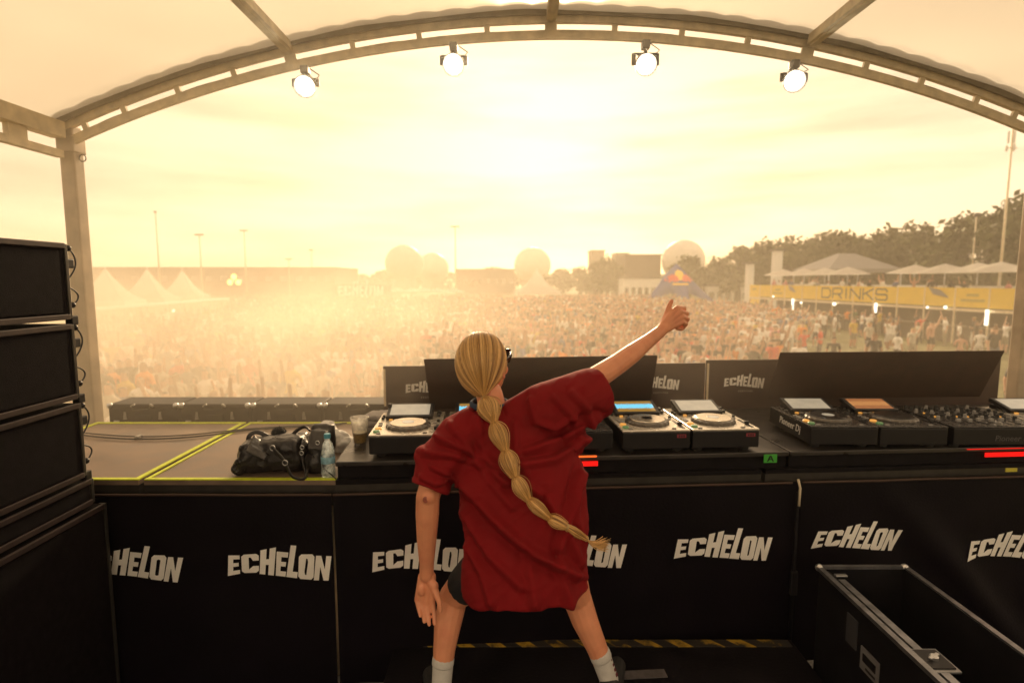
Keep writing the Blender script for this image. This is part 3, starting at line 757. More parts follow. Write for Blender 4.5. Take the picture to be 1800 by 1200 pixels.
def make_mixer(label, loc, rz, w, ch, text=False):
    d = thing('dj_mixer', label, 'mixer', loc, rz)
    f0, h, dep = .022, .085, .44
    for sx in (-1, 1):
        for y in (.06, .38):
            mb = MB(); mb.lathe([(.02, 0), (.022, .004), (.022, f0)], 14, (sx * (w / 2 - .05), y, 0)); mb.build('foot', M['rubber'], d)
    mb = MB(); mb.box((0, dep / 2, f0 + h / 2), (w - .004, dep, h), bev=.006); mb.build('body', M['black'], d)
    zt = f0 + h
    mb = MB(); mb.box((0, dep / 2, zt + .003), (w - .008, dep - .01, .006), bev=.002); mb.build('face_plate', M['plate_dk'], d)
    zt += .006
    rnd = random.Random(int(w * 1000) + ch)
    for c in range(ch + 2):
        x = -w / 2 + .035 + c * (w - .07) / (ch + 1)
        for r_ in range(7 if c < ch + 1 else 6):
            y = .155 + r_ * .040
            rr = .0085 if c < ch + 1 else .010
            mb = MB(); mb.lathe([(rr * 1.25, 0), (rr, .003), (rr * .9, .016), (rr * .7, .018), (.001, .018)], 12, (x + rnd.uniform(-.002, .002), y, zt))
            mb.build('knob', M['knob'] if (r_ + c) % 4 else M['btn'], d)
            if c <= ch and r_ in (1, 3):
                mb = MB(); mb.box((x + .022, y + .01, zt + .002), (.008, .012, .004)); mb.build('button', M['amber'] if rnd.random() < .25 else M['btn'], d)
        if 0 < c < ch + 1:
            mb = MB(); mb.box((x, .085, zt + .001), (.006, .085, .002)); fd = mb.build('channel_fader', M['black'], d)
            mb = MB(); mb.box((x, .07 + rnd.uniform(0, .04), zt + .010), (.020, .014, .018), bev=.003); mb.build('fader_cap', M['btn'], fd)
    mb = MB(); mb.box((0, .025, zt + .001), (.10, .006, .002)); cf = mb.build('crossfader', M['black'], d)
    mb = MB(); mb.box((.01, .025, zt + .010), (.014, .022, .018), bev=.003); mb.build('fader_cap', M['btn'], cf)
    if text:
        Mx = Matrix.Translation((-.03, -.0006, f0 + .022)) @ Matrix.Rotation(math.pi / 2, 4, 'X')
        font_decal('front_lettering', 'Pioneer Dj', .04, Mx, M['darkgrey_ink'], d, shear=.15)
    return d
M['darkgrey_ink'] = pm('dark_grey_ink', (.09, .085, .09), .5)
DA = BA - R(.5)
def dpos(u, v, z=ZT):
    return bl(u, v, z)
G1 = 'decks on the long table'
us = [.155 + CW / 2, .155 + CW * 1.5 + .012]
ux = 1.99
make_deck('leftmost silver-lit deck beside the beer cup with a pale screen', G1, dpos(us[0] - .01, .025), DA, M['plate'], M['jog'], M['scr_glare'])
make_deck('second deck on the long table, mostly hidden behind the performer', G1, dpos(us[1], .022), DA, M['plate'], M['jog'], M['scr_wave'])
make_mixer('black mixer between the decks on the long table, half behind the performer', dpos(1.085, .03), DA, .40, 4)
make_deck('deck under the raised arm with a blue waveform on its screen', G1, dpos(ux - CW * 1.5 - .008, .015), DA, M['plate'], M['jog'], M['scr_wave'], sticker=.12)
make_deck('rightmost silver-lit deck on the long table near the green label', G1, dpos(ux - CW / 2, .012), DA, M['plate'], M['jog'], M['scr_glare'], sticker=.12)
G2 = 'dark decks on the right table'
DB = R(-.5)
q0 = Vector((1.4425 + .005, 2.695, ZT))
def rpos(k): return q0 + Vector((k * math.cos(DB), k * math.sin(DB), 0))
make_deck('dark deck at the left end of the right table with maker lettering on its side', G2, rpos(CW * .5), DB, M['plate_dk'], M['jog_dk'], M['scr_glare'], side_text=True)
make_deck('dark deck with an orange-brown screen beside the right mixer', G2, rpos(CW * 1.5 + .006), DB, M['plate_dk'], M['jog_dk'], M['scr_warm'])
make_mixer('wide black mixer crowded with knobs on the right table', rpos(CW * 2 + .26), DB, .46, 6, text=True)
make_deck('deck with a pale tilted screen at the far right edge of the photo', G2, rpos(CW * 2 + .26 + .24 + CW * .5), DB, M['plate'], M['jog_dk'], M['scr_glare'])

# ---- sun hoods leaning over the decks
def hood(label, tl, tr, bl_, br, wing_l=False, wing_r=False, group='black hoods shading the decks'):
    o = thing('sun_hood', label, 'hood', (bl_ + br) / 2, 0, group)
    nrm = (tr - tl).cross(bl_ - tl).normalized() * .006
    mb = MB(); q = [tl, tr, br, bl_]
    vs = [p for p in q] + [p + nrm for p in q]
    mb.add(vs, [(0, 1, 2, 3), (7, 6, 5, 4), (0, 4, 5, 1), (1, 5, 6, 2), (2, 6, 7, 3), (3, 7, 4, 0)]); mb.build('board', M['panel'], o, local=False, fixn=True)
    for flag, t_, b_ , s in ((wing_l, tl, bl_, -1), (wing_r, tr, br, 1)):
        if flag:
            k = Vector((s * .012, -.20, -.03)); mb = MB(); e = Vector((s * .006, 0, 0))
            p = [t_ + e * .3, t_ + k * .55 - Vector((0, 0, .10)), b_ + k, b_ + e * .3]
            vs = p + [x + e for x in p]
            mb.add(vs, [(0, 1, 2, 3), (7, 6, 5, 4), (0, 4, 5, 1), (1, 5, 6, 2), (2, 6, 7, 3), (3, 7, 4, 0)]); mb.build('side_wing', M['panel'], o, local=False, fixn=True)
    return o
hood('black board leaning over the decks behind the performer', PY(745, 632, 3.02), PY(1156, 625, 3.12), Vector(PY(757, 716, 3.18)) + Vector((0, 0, -.01)), Vector(PY(1143, 706, 3.28)))
hood('black folded board leaning behind the decks on the right table', PY(1372, 620, 3.25), PY(1766, 617, 3.28), PY(1350, 700, 3.42), PY(1722, 697, 3.42))
# ---- low panels along the crowd side of the booth
def back_panel(label, u0, u1, v, ztop, logos):
    o = thing('crowd_side_screen', label, 'screen', bl((u0 + u1) / 2, v, PZT), BA, 'low panels along the crowd side of the booth')
    mb = MB(); mb.box((0, 0, (ztop - PZT) / 2), (u1 - u0, .018, ztop - PZT), bev=.003); mb.build('board', M['panel'], o)
    mb = MB(); mb.box((-(u1 - u0) / 2 + .008, -.011, (ztop - PZT) / 2 + .06), (.012, .006, (ztop - PZT) * .6)); mb.build('corner_strip', M['steel'], o)
    for (px, py, w) in logos:
        u, z = on_booth(px, py, v - .009); x = u - (u0 + u1) / 2; z -= PZT
        fr = lambda a, b, c: Vector((a, -.0092 - c * .4, b))
        decal('printed_name', echelon_polys(w, x, z), fr, M['logo'], o, step=0)
        decal('printed_subline', word_polys('FESTIVAL', .011, .0125, x + w * .36, z - .022, .7), fr, M['logo_dim'], o, step=0)
    return o
M['logo_dim'] = pm('printed_dim', (.35, .31, .28), .6)
ua, _ = on_booth(675, 700, .93); ub, _ = on_booth(1239, 680, .93)
_, z1 = on_booth(900, 641, .93)
back_panel('long low panel behind the middle decks with its wordmark cut off by the hood', ua, ub - .004, .93, z1, [(713, 694, .262), (1123, 686, .262)])
_, z2 = on_booth(1300, 632, .93)
back_panel('low panel to the right of the middle hood showing a whole wordmark', ub + .004, ub + 2.0, .93, z2, [(1272, 683, .268)])

# ================================================================== BEYOND THE STAGE
def gp(px, D, z=0.0): return Vector((PY(px, 493, D).x, D, z))
def zat(py, D): return PY(900, py, D).z

# ---- trees
def make_tree_meshes(seed, h, w, nleaf, leaf):
    rnd = random.Random(seed)
    tr = MB(); th = h * .42
    tr.tube([(0, 0, 0), (rnd.uniform(-.1, .1), rnd.uniform(-.1, .1), th * .5), (rnd.uniform(-.3, .3), 0, th), (0, 0, h * .8)], [w * .05 + .1, w * .04 + .07, w * .03 + .05, .04], 8)
    blobs = []
    nb = rnd.randint(11, 15)
    for i in range(nb):
        a = rnd.uniform(0, 6.283); k = (i + .5) / nb; z = h * (.22 + .70 * k)
        prof = math.sin(math.pi * min(1, (k * .82 + .16)))
        rr = w * .5 * prof * rnd.uniform(.25, .95)
        c = Vector((rr * math.cos(a), rr * math.sin(a), z + rnd.uniform(-.05, .05) * h)); br = w * rnd.uniform(.14, .25)
        blobs.append((c, br))
        tr.tube([(0, 0, h * rnd.uniform(.25, .5)), c * .5 + Vector((0, 0, z * .28)), c], [.10, .06, .02], 5)
    lf = MB(); vs, fs = [], []
    for _ in range(nleaf):
        c, br = rnd.choice(blobs)
        d = Vector((rnd.gauss(0, 1), rnd.gauss(0, 1), rnd.gauss(0, .8))).normalized()
        p = c + d * br * (rnd.random() ** .4) * rnd.choice((1, 1, 1, 1.25))
        q = Vector((rnd.gauss(0, 1), rnd.gauss(0, 1), rnd.gauss(0, 1))).normalized(); t = q.orthogonal().normalized(); b = q.cross(t)
        s = leaf * rnd.uniform(.5, 1.25); o = len(vs)
        vs += [p + t * s, p + b * s * .6, p - t * s, p - b * s * .6]; fs.append((o, o + 1, o + 2, o + 3))
    lf.add(vs, fs)
    return tr.mesh('trunk'), lf.mesh('crown')
TREEM = [make_tree_meshes(11 + i, 10, 7.5, 2600, .36) for i in range(5)]
def tree(label, px, D, top_py, width, k, group):
    h = zat(top_py, D)
    t = thing('leafy_tree', label, 'tree', gp(px, D), k * 1.7, group)
    s = h / 10.0; sx = width / 7.5
    for nm, me, mt in (('trunk', TREEM[k % 5][0], M['bark']), ('crown', TREEM[k % 5][1], M['leaf'])):
        o = link_mesh(nm, me, mt, t)
    t.scale = (sx, sx, s)
    return t
tree_px = [(1212, 92, 447, 8, 'small round tree just right of the blue star tent'), (1262, 95, 452, 7, 'low tree behind the left end of the drinks bar'), (1297, 88, 431, 9, 'rounded tree above the left end of the drinks bar'), (1345, 90, 424, 9, 'tree above the leftmost white parasols'),
           (1385, 86, 419, 9, 'tree behind the pale tower'), (1425, 92, 416, 8, 'tree to the left above the grey marquee'), (1470, 84, 407, 10, 'broad tree rising behind the grey marquee'), (1515, 88, 412, 8, 'tree to the right above the grey marquee'),
           (1552, 82, 403, 9, 'tree left of the tall ragged tree above the parasols'), (1602, 80, 394, 9, 'tall ragged tree in the middle of the tree row'), (1643, 84, 410, 8, 'shorter tree dipping in the tree row before the lamp post'), (1692, 70, 378, 10, 'dark tree behind the lamp post on the right'),
           (1735, 66, 371, 8, 'dark tree left of the tallest tree by the post'), (1772, 60, 352, 10, 'tallest dark tree beside the right roof post'), (1820, 58, 345, 10, 'tall tree partly hidden by the right roof post'),
           (1575, 96, 428, 9, 'low tree filling the gap behind the white parasols'), (1660, 90, 432, 9, 'low tree beneath the dip in the tree row')]
for i, (px, D, ty, w, lab) in enumerate(tree_px): tree(lab, px, D, ty, w, i, 'trees behind the drinks bar')
for i, (px, D, ty, w, lab) in enumerate([(1046, 120, 458, 9, 'hazy bush-like tree left of the dark block'), (1068, 118, 452, 8, 'hazy tree against the dark block'), (1020, 150, 470, 9, 'faint low tree left of the pale towers'), (985, 170, 472, 12, 'faint low tree right of the white pagoda tent'), (870, 180, 470, 14, 'faint low tree left of the white pagoda tent'), (845, 175, 474, 12, 'faint low tree near the flood light mast')]):
    tree(lab, px, D, ty, w, i + 2, 'hazy trees on the horizon')
# far wood line that reads as one mass
rnd = random.Random(5); lf = MB(); vs, fs = [], []
for _ in range(9000):
    X = rnd.uniform(-250, 250); hh = 6.5 + 3.0 * noise.noise(Vector((X * .03, 2, 0))) + 1.6 * noise.noise(Vector((X * .16, 5, 0)))
    p = Vector((X, 265 + rnd.uniform(-5, 5), rnd.random() ** .7 * hh)); q = Vector((rnd.gauss(0, 1), rnd.gauss(0, 1), rnd.gauss(0, 1))).normalized(); t = q.orthogonal().normalized(); b = q.cross(t)
    s = rnd.uniform(.6, 1.6); o = len(vs); vs += [p + t * s, p + b * s, p - t * s, p - b * s]; fs.append((o, o + 1, o + 2, o + 3))
lf.add(vs, fs); tag(lf.build('distant_wood', M['leaf']), kind='stuff')

# ---- buildings on the horizon
def building(name, label, px0, px1, top_py, D, depth, mat, win=None, flat=True):
    a, b = gp(px0, D), gp(px1, D); h = zat(top_py, D); w = (b - a).length
    t = thing(name, label, 'building', (a + b) / 2)
    mb = MB(); mb.box((0, depth / 2, h / 2), (w, depth, h)); mb.build('wall', mat, t)
    mb = MB(); mb.box((0, depth / 2, h + .12), (w + .5, depth + .5, .24)); mb.build('roof', M['dkgrey'], t)
    if win:
        n, z0, z1 = win
        for i in range(n):
            x = -w / 2 + w * (i + .5) / n; ww = w / n * .55
            mb = MB(); mb.box((x, -.02, (z0 + z1) / 2), (ww, .06, z1 - z0)); f = mb.build('window', M['dkgrey'], t)
            mb = MB(); mb.box((x, -.055, (z0 + z1) / 2), (ww * .86, .02, (z1 - z0) * .86)); mb.build('pane', M['scr_off'], f)
    return t
building('long_hall', 'long low hall on the hazy horizon behind the left tents', 120, 590, 471, 150, 22, M['wall_dark'], (18, 3.6, 5.2))
building('low_hall', 'low hazy hall behind the crowd between the radomes and the white tent', 800, 905, 474, 170, 20, M['wall_dark'], (8, 3, 4.5))
building('tower_block', 'narrow pale block standing left of the dark block', 1040, 1062, 441, 160, 8, M['wall'], (2, 4, 9))
building('tower_block', 'lower pale block touching the dark block', 1084, 1104, 446, 150, 8, M['wall'], (2, 4, 8))
building('dark_block', 'dark windowless block left of the star tent', 1100, 1161, 449, 115, 12, M['wall_dark'])
building('white_cabin', 'long white cabin at the foot of the dark block', 1096, 1166, 489, 108, 5, M['white'], (6, 1.2, 2.6))
building('white_cabin', 'white cabin between the star tent and the drinks bar', 1244, 1318, 503, 88, 4, M['white'], (5, 1.0, 2.1))
building('pale_tower', 'slim pale tower rising behind the first parasols', 1362, 1374, 441, 72, 1.2, M['white'])
building('pale_tower', 'short pale tower at the left end of the drinks bar', 1315, 1325, 464, 70, 1.0, M['white'])
# radomes
def radome(label, px, top_py, rpx, D):
    rr = rpx / 1000.0 * D; zt = zat(top_py, D); p = gp(px, D)
    t = thing('radome', label, 'radome', p, 0, 'radomes of the listening station')
    mb = MB(); mb.lathe([(rr * .6, 0), (rr * .6, max(.3, zt - 2 * rr + rr * .25))], 24); mb.build('base_drum', M['wall'], t)
    bm = bmesh.new(); bmesh.ops.create_icosphere(bm, subdivisions=3, radius=rr)
    for v in bm.verts: v.co.z += zt - rr
    me = bpy.data.meshes.new('dome_shell'); bm.to_mesh(me); bm.free(); link_mesh('dome_shell', me, M['radome'], t)
radome('large pale radome ball, left of the overlapping pair', 711, 430, 33, 190)
radome('slightly smaller radome ball, right of the overlapping pair', 761, 444, 28, 205)
radome('faint radome ball behind the white pagoda tent', 936, 434, 32, 230)
radome('pale radome ball rising behind the star tent', 1200, 421, 37, 150)
# ---- masts
def mast(label, px, top_py, D, r=.12, head=1.6, kind='flood'):
    p = gp(px, D); h = zat(top_py, D)
    t = thing('light_mast' if kind == 'flood' else 'antenna_mast', label, 'mast', p)
    mb = MB(); mb.tube([(0, 0, 0), (0, 0, h)], [r * 1.4, r * .8], 8); mb.build('pole', M['steel'], t)
    if kind == 'flood':
        mb = MB(); mb.box((0, 0, h), (head, .15, .12)); mb.build('crossarm', M['steel'], t)
        for k in (-1, 0, 1):
            mb = MB(); mb.box((k * head * .36, -.12, h - .05), (head * .24, .3, .3), Matrix.Rotation(R(25), 3, 'X'), bev=.03); mb.build('flood_light', M['dkgrey'], t)
    else:
        for z, w in ((h - .7, .25), (h - 1.6, .32)):
            for k in range(3):
                a = k * 2.094 + .4
                mb = MB(); mb.box((w * math.cos(a), w * math.sin(a), z), (.16, .10, 1.0 if z > h - 1 else .5), Matrix.Rotation(a, 3, 'Z')); mb.build('panel_antenna', M['white'], t)
        mb = MB(); mb.tube([(-.4, 0, h - 1.6), (.5, 0, h - 1.6)], .04, 6); mb.build('crossarm', M['steel'], t)
mast('tallest thin mast above the left white tents', 281, 372, 120, .13, .5)
mast('flood light mast with wide head right of the tallest left mast', 355, 412, 125, .12, 1.9)
mast('flood light mast directly above the bright blinder lamp', 433, 405, 140, .13, 2.0)
mast('short lamp mast over the hall roof near the blinder lamp', 509, 455, 150, .12, 1.8)
mast('slim lamp mast over the right end of the long hall', 549, 439, 165, .12, 1.2)
mast('flood light mast right of the pair of radomes', 801, 398, 130, .13, 2.0)
mast('tall antenna mast beside the right roof post', 1757, 226, 50, .09, 0, 'antenna')
mast('grey lamp post in front of the dark trees on the right', 1707, 378, 62, .07, .7)
# ---- pagoda tents
def pagoda(label, c, w, ze, za, rz=0, group=None):
    t = thing('pagoda_tent', label, 'tent', c, rz, group)
    mb = MB(); n = 10; m = 6; vs = []; h = w / 2
    per = [(-h, -h), (h, -h), (h, h), (-h, h)]
    ring = []
    for k in range(4):
        for i in range(m): ring.append((per[k][0] + (per[(k + 1) % 4][0] - per[k][0]) * i / m, per[k][1] + (per[(k + 1) % 4][1] - per[k][1]) * i / m))
    N = len(ring)
    for j in range(n + 1):
        f = j / n; s = (1 - f) ** 1.0 * (1 - .03) + .03; zz = ze + (za - ze) * (f ** 1.75)
        for x, y in ring: vs.append((x * s, y * s, zz))
    fs = [(j * N + i, j * N + (i + 1) % N, (j + 1) * N + (i + 1) % N, (j + 1) * N + i) for j in range(n) for i in range(N)]
    mb.add(vs, fs, 0, True); rf = mb.build('canopy', M['white_tent'], t)
    mb = MB()
    for k in range(4):
        a, b = per[k], per[(k + 1) % 4]
        mb.add([(a[0], a[1], ze), (b[0], b[1], ze), (b[0], b[1], ze - .35), (a[0], a[1], ze - .35)], [(0, 1, 2, 3)])
    mb.build('valance', M['white_tent'], rf)
    for x, y in per:
        mb = MB(); mb.box((x * .985, y * .985, ze / 2), (.08, .08, ze)); mb.build('leg', M['alu'], t)
    mb = MB(); mb.tube([(0, 0, za - .1), (0, 0, za + .25)], [.05, .02], 6); mb.build('finial', M['alu'], t)
    return t
for px, D, ay, lab in ((186, 40, 473, 'nearest of the three white pagoda tents, beside the left roof post'), (259, 47, 474, 'middle one of the three white pagoda tents on the left'), (321, 54, 476, 'farthest of the three white pagoda tents on the left')):
    pagoda(lab, gp(px, D), 3.6, 2.55, zat(ay, D), R(12), 'row of white tents on the left')
pagoda('lone white pagoda tent rising from the middle of the crowd', gp(944, 66), 4.9, 2.7, zat(475, 66), R(4))
# canopy counter in front of the left tents
ct = thing('bar_counter', 'long bar counter with a slim white canopy under the left tents', 'bar', gp(260, 42))
A_, B_ = gp(120, 33), gp(392, 56)
dv = (B_ - A_); L_ = dv.length; dn_ = dv.normalized(); ns = Vector((dn_.y, -dn_.x, 0))
mb = MB(); mb.bar(A_ + Vector((0, 0, 2.15)), B_ + Vector((0, 0, 2.15)), 1.2, .12); mb.build('canopy', M['white'], ct, local=False)
mb = MB(); mb.bar(A_ + Vector((0, 0, 1.05)), B_ + Vector((0, 0, 1.05)), .6, .07); mb.build('counter_top', M['wall'], ct, local=False)
mb = MB(); mb.bar(A_ + Vector((0, 0, .5)), B_ + Vector((0, 0, .5)), .5, 1.0); mb.build('counter_front', M['wall_dark'], ct, local=False)
for i in range(8):
    p = A_ + dv * i / 7 + ns * .5
    mb = MB(); mb.box(p + Vector((0, 0, 1.05)), (.07, .07, 2.1)); mb.build('post', M['alu'], ct, local=False)
M['bulb'] = emis('warm_bulb', (1, .8, .5), 1.5)
for px, py in ((228, 553), (305, 546)):
    p = PY(px, py, 40 if px < 250 else 47)
    l = thing('festoon_lamp', 'small glowing lamp under the %s of the left bar canopy' % ('near part' if px < 250 else 'far part'), 'lamp', p, 0, 'lamps at the left bar')
    mb = MB(); mb.ell((0, 0, 0), (.10, .10, .12), 10, 8); mb.build('bulb', M['bulb'], l)
    mb = MB(); mb.tube([(0, 0, .1), (0, 0, 2.15 - p.z if p.z < 2 else .3)], .015, 5); mb.build('cord', M['cable'], l)
# blinder lamp tower
D = 70; bt = thing('blinder_tower', 'lighting tower with three blazing lamps at the left of the crowd', 'lighting tower', gp(413, D))
zc = zat(493, D)
for sx in (-.35, .35):
    mb = MB(); mb.tube([(sx, 0, 0), (sx, 0, zc + .8)], .04, 6); mb.build('upright', M['darkmetal'], bt)
mb = MB(); mb.box((0, 0, zc - .7), (1.9, .12, .10)); mb.box((0, 0, zc + .75), (1.0, .12, .10)); mb.build('crossbar', M['darkmetal'], bt)
M['blinder'] = emis('blinder_lamp', (1, .42, .08), 3.0)
for x, z in ((-.5, -.2), (.5, -.2), (0, .45)):
    mb = MB(); mb.lathe([(.36, .0), (.42, .3), (.42, .34)], 18, (x, .1, zc + z), Matrix.Rotation(math.pi / 2, 3, 'X')); h_ = mb.build('lamp_housing', M['darkmetal'], bt)
    mb = MB(); mb.lathe([(.34, 0), (.001, .05)], 18, (x, -.25, zc + z), Matrix.Rotation(math.pi / 2, 3, 'X')); mb.build('lamp_lens', M['blinder'], h_)
# wordmark container in the crowd
D = 85; a, b = gp(582, D), gp(682, D); zt = zat(501, D)
sg = thing('sign_container', 'dark container with a pale wordmark beyond the crowd', 'container', (a + b) / 2)
w = (b - a).length
mb = MB(); mb.box((0, 1.2, zt / 2), (w, 2.4, zt)); mb.build('shell', M['wall_dark'], sg)
mb = MB(); mb.box((0, 1.2, zt + .08), (w + .5, 2.8, .14)); mb.build('roof_edge', M['wall'], sg)
zz = zat(527, D)
decal('printed_name', [[(x, .15 + z * 1.25) for x, z in p] for p in echelon_polys(6.9, -w / 2 + .9, (zz - .2) / 1.25)], lambda x, z, o: Vector((x, -.02, z)), M['logo'], sg, step=0)
# parasols
def parasol_meshes(r, h, drop):
    mb = MB(); n = 8; vs = [(0, 0, h)]
    for k in (0.5, 1.0):
        for i in range(n):
            a = 2 * math.pi * (i + .5) / n; vs.append((r * k * math.cos(a), r * k * math.sin(a), h - drop * k ** 1.15))
    fs = [(0, 1 + i, 1 + (i + 1) % n) for i in range(n)] + [(1 + i, n + 1 + i, n + 1 + (i + 1) % n, 1 + (i + 1) % n) for i in range(n)]
    mb.add(vs, fs); c = mb.mesh('canopy')
    mb = MB(); mb.tube([(0, 0, 0), (0, 0, h)], .03, 6); p = mb.mesh('pole')
    mb = MB(); mb.box((0, 0, .04), (.6, .6, .08)); b = mb.mesh('base_plate')
    return c, p, b
PARA = parasol_meshes(1.9, 2.75, .62)
def parasol(label, loc, s=1.0, group='white parasols', rz=0):
    t = thing('parasol', label, 'parasol', loc, rz, group)
    for nm, me, mt in (('canopy', PARA[0], M['white_tent']), ('pole', PARA[1], M['alu']), ('base_plate', PARA[2], M['dkgrey'])): link_mesh(nm, me, mt, t)
    t.scale = (s, s, 1)
ords = ['leftmost', 'second', 'third', 'fourth', 'rightmost']
for i, px in enumerate((696, 724, 748, 768, 797)):
    parasol('%s white parasol in the row below the radomes' % ords[i], gp(px, 92 - i), .95, 'parasols below the radomes')
# ---- blue star tent with its emblem
D = 84; st = thing('star_tent', 'blue star tent with a red and yellow emblem beyond the thumb', 'tent', gp(1188, D))
za = zat(463, D); Rm = 6.6
tips = [(-90 + 3, Rm), (-90 + 72 - 6, Rm), (-90 + 144, Rm), (-90 + 216, Rm), (-90 + 288 + 6, Rm)]
SVS = []; n = 12
arms = [Vector((Rm * math.cos(R(a)), Rm * math.sin(R(a)), 0)) for a, _ in tips]
for k in range(5):
    a, b = arms[k], arms[(k + 1) % 5]; base = len(mb.v); vs = []
    for j in range(n + 1):
        f = j / n
        for i in range(n + 1):
            g = i / n
            edge = a * (1 - g) + b * g
            pull = 1 - .60 * (1 - f) ** 1.6 * math.sin(math.pi * g) ** .8
            lo = edge * pull; lo.z = .15 + 1.9 * math.sin(math.pi * g) ** .7
            p = lo * (1 - f); p.z = lo.z + (za - lo.z) * (f ** 1.15)
            vs.append(p)
    fs = [(j * (n + 1) + i, j * (n + 1) + i + 1, (j + 1) * (n + 1) + i + 1, (j + 1) * (n + 1) + i) for j in range(n) for i in range(n)]
    SVS.append((vs, fs)); m2 = MB(); m2.add(vs, fs, 0, True); m2.build('sail_panel', M['blue_tent'], st)
mb = MB(); mb.tube([(0, 0, 0), (0, 0, za + .2)], .06, 8); mb.build('centre_pole', M['alu'], st)
# emblem: two red animals charging a yellow disc, flat print riding on the front of the sail
M['emb_red'] = pm('emblem_red', (.62, .05, .03), .6); M['emb_yel'] = pm('emblem_yellow', (.85, .52, .02), .6)
from mathutils.bvhtree import BVHTree
_sv, _sf = [], []
for v_, f_ in SVS:
    o_ = len(_sv); _sv += v_; _sf += [tuple(i + o_ for i in q) for q in f_]
_bt = BVHTree.FromPolygons(_sv, _sf)
def ez(x, z, o):
    h_ = _bt.ray_cast(Vector((x, -30, z)), Vector((0, 1, 0)))[0]
    return Vector((x, (h_.y if h_ else -2) - .03 - o * .6, z))
disc = [(.75 * math.cos(t), 4.15 + .75 * math.sin(t)) for t in np.linspace(0, 6.283, 19)[:-1]]
decal('emblem_disc', [[(x * .85, .55 + z) for x, z in disc]], ez, M['emb_yel'], st, step=.3, lift=.12)
bull = [(.18, 3.35), (.45, 3.95), (.75, 4.15), (1.15, 4.3), (1.6, 4.05), (2.1, 3.85), (2.3, 3.6), (2.45, 3.25), (2.0, 3.35), (1.75, 3.05), (1.4, 3.3), (.95, 3.15), (.6, 3.2)]
bull = [(x * .85, .55 + z) for x, z in bull]
decal('emblem_animal', [bull], ez, M['emb_red'], st, step=.3, lift=.16)
decal('emblem_animal', [[(-x, z) for x, z in bull][::-1]], ez, M['emb_red'], st, step=.3, lift=.16)
decal('emblem_bar', [[(-1.2, 3.28), (1.2, 3.28), (1.05, 3.52), (-1.05, 3.52)]], ez, M['emb_yel'], st, step=.3, lift=.15)

# ---- two-storey drinks bar
BA0, BB0 = Vector((28.4, 28.0, 0)), Vector((25.0, 60.0, 0))
bdir = (BB0 - BA0).normalized(); bn = Vector((-bdir.y, bdir.x, 0))      # bn points to the crowd (-x)
if bn.x > 0: bn = -bn
BL = (BB0 - BA0).length
def bar_t(px):
    k = (px - 900) / 1000.0
    # X = k * axis depth with axis depth ~ Y*c
    t = (BA0.x - k * (BA0.y * _c)) / (k * bdir.y * _c - bdir.x)
    return t
def bp(t, off, z): return BA0 + bdir * t + bn * off + Vector((0, 0, z))
bar = thing('drinks_bar', 'two-storey bar with yellow panels lettered DRINKS beside the field', 'bar', bp(BL / 2, -1.5, 0))
zb, ztp = 2.28, 3.46
bounds = [1337, 1357, 1381, 1412, 1437, 1466, 1502, 1538, 1580, 1628, 1682, 1743, 1800]
ts = [BL] + [bar_t(p) for p in bounds]
for i in range(len(ts) - 1):
    t0, t1 = ts[i + 1], ts[i]
    mb = MB(); a, b = bp(t0 + .04, 0, 0), bp(t1 - .04, 0, 0); lo = .15 if i == 0 else zb
    mb.bar((a + b) / 2 - bdir * (t1 - t0 - .08) / 2 + Vector((0, 0, (lo + ztp) / 2)), (a + b) / 2 + bdir * (t1 - t0 - .08) / 2 + Vector((0, 0, (lo + ztp) / 2)), .06, ztp - lo)
    mb.build('yellow_panel', M['orange'] if i == 0 else M['yellow'], bar, local=False) if False else mb.build('yellow_panel', M['yellow'], bar, local=False)
for i, t in enumerate(ts):
    mb = MB(); mb.box(bp(t, .0, ztp / 2), (.09, .09, ztp + .04)); mb.build('post', M['steel'], bar, local=False)
mb = MB(); mb.bar(bp(0, -1.6, zb - .10), bp(BL, -1.6, zb - .10), 3.1, .18); mb.build('upper_floor', M['wall_dark'], bar, local=False)
mb = MB(); mb.bar(bp(0, .02, zb - .16), bp(BL, .02, zb - .16), .10, .16); mb.build('edge_beam', M['steel'], bar, local=False)
mb = MB(); mb.bar(bp(0, -3.1, zb / 2), bp(BL, -3.1, zb / 2), .1, zb - .2); mb.build('rear_wall', M['wall_dark'], bar, local=False)
mb = MB(); mb.bar(bp(0, -.5, 1.08), bp(BL - 1, -.5, 1.08), .6, .06); mb.build('counter_top', M['wall'], bar, local=False)
mb = MB(); mb.bar(bp(0, -.55, .52), bp(BL - 1, -.55, .52), .4, 1.04); mb.build('counter_front', M['wall_dark'], bar, local=False)
mb = MB(); mb.bar(bp(0, -3.15, ztp - .4), bp(BL, -3.15, ztp - .4), .05, 1.0); mb.build('rear_railing', M['white'], bar, local=False)
# DRINKS in thin squared strokes
STR = {'D': [(0, 0, 0, 1), (0, 1, .75, 1), (.75, 1, 1, .75), (1, .75, 1, .25), (1, .25, .75, 0), (.75, 0, 0, 0)], 'R': [(0, 0, 0, 1), (0, 1, .85, 1), (.85, 1, 1, .85), (1, .85, 1, .55), (1, .55, .85, .42), (.85, .42, 0, .42), (.6, .42, 1, 0)],
       'I': [(.5, 0, .5, 1)], 'N': [(0, 0, 0, 1), (0, 1, 1, 0), (1, 0, 1, 1)], 'K': [(0, 0, 0, 1), (0, .45, 1, 1), (.3, .6, 1, 0)], 'S': [(1, .8, .85, 1), (.85, 1, .1, 1), (.1, 1, 0, .85), (0, .85, 0, .6), (0, .6, .1, .5), (.1, .5, .9, .5), (.9, .5, 1, .4), (1, .4, 1, .12), (1, .12, .9, 0), (.9, 0, .1, 0), (.1, 0, 0, .18)]}
tD0, tD1 = bar_t(1447), bar_t(1562)
lw = (tD0 - tD1)
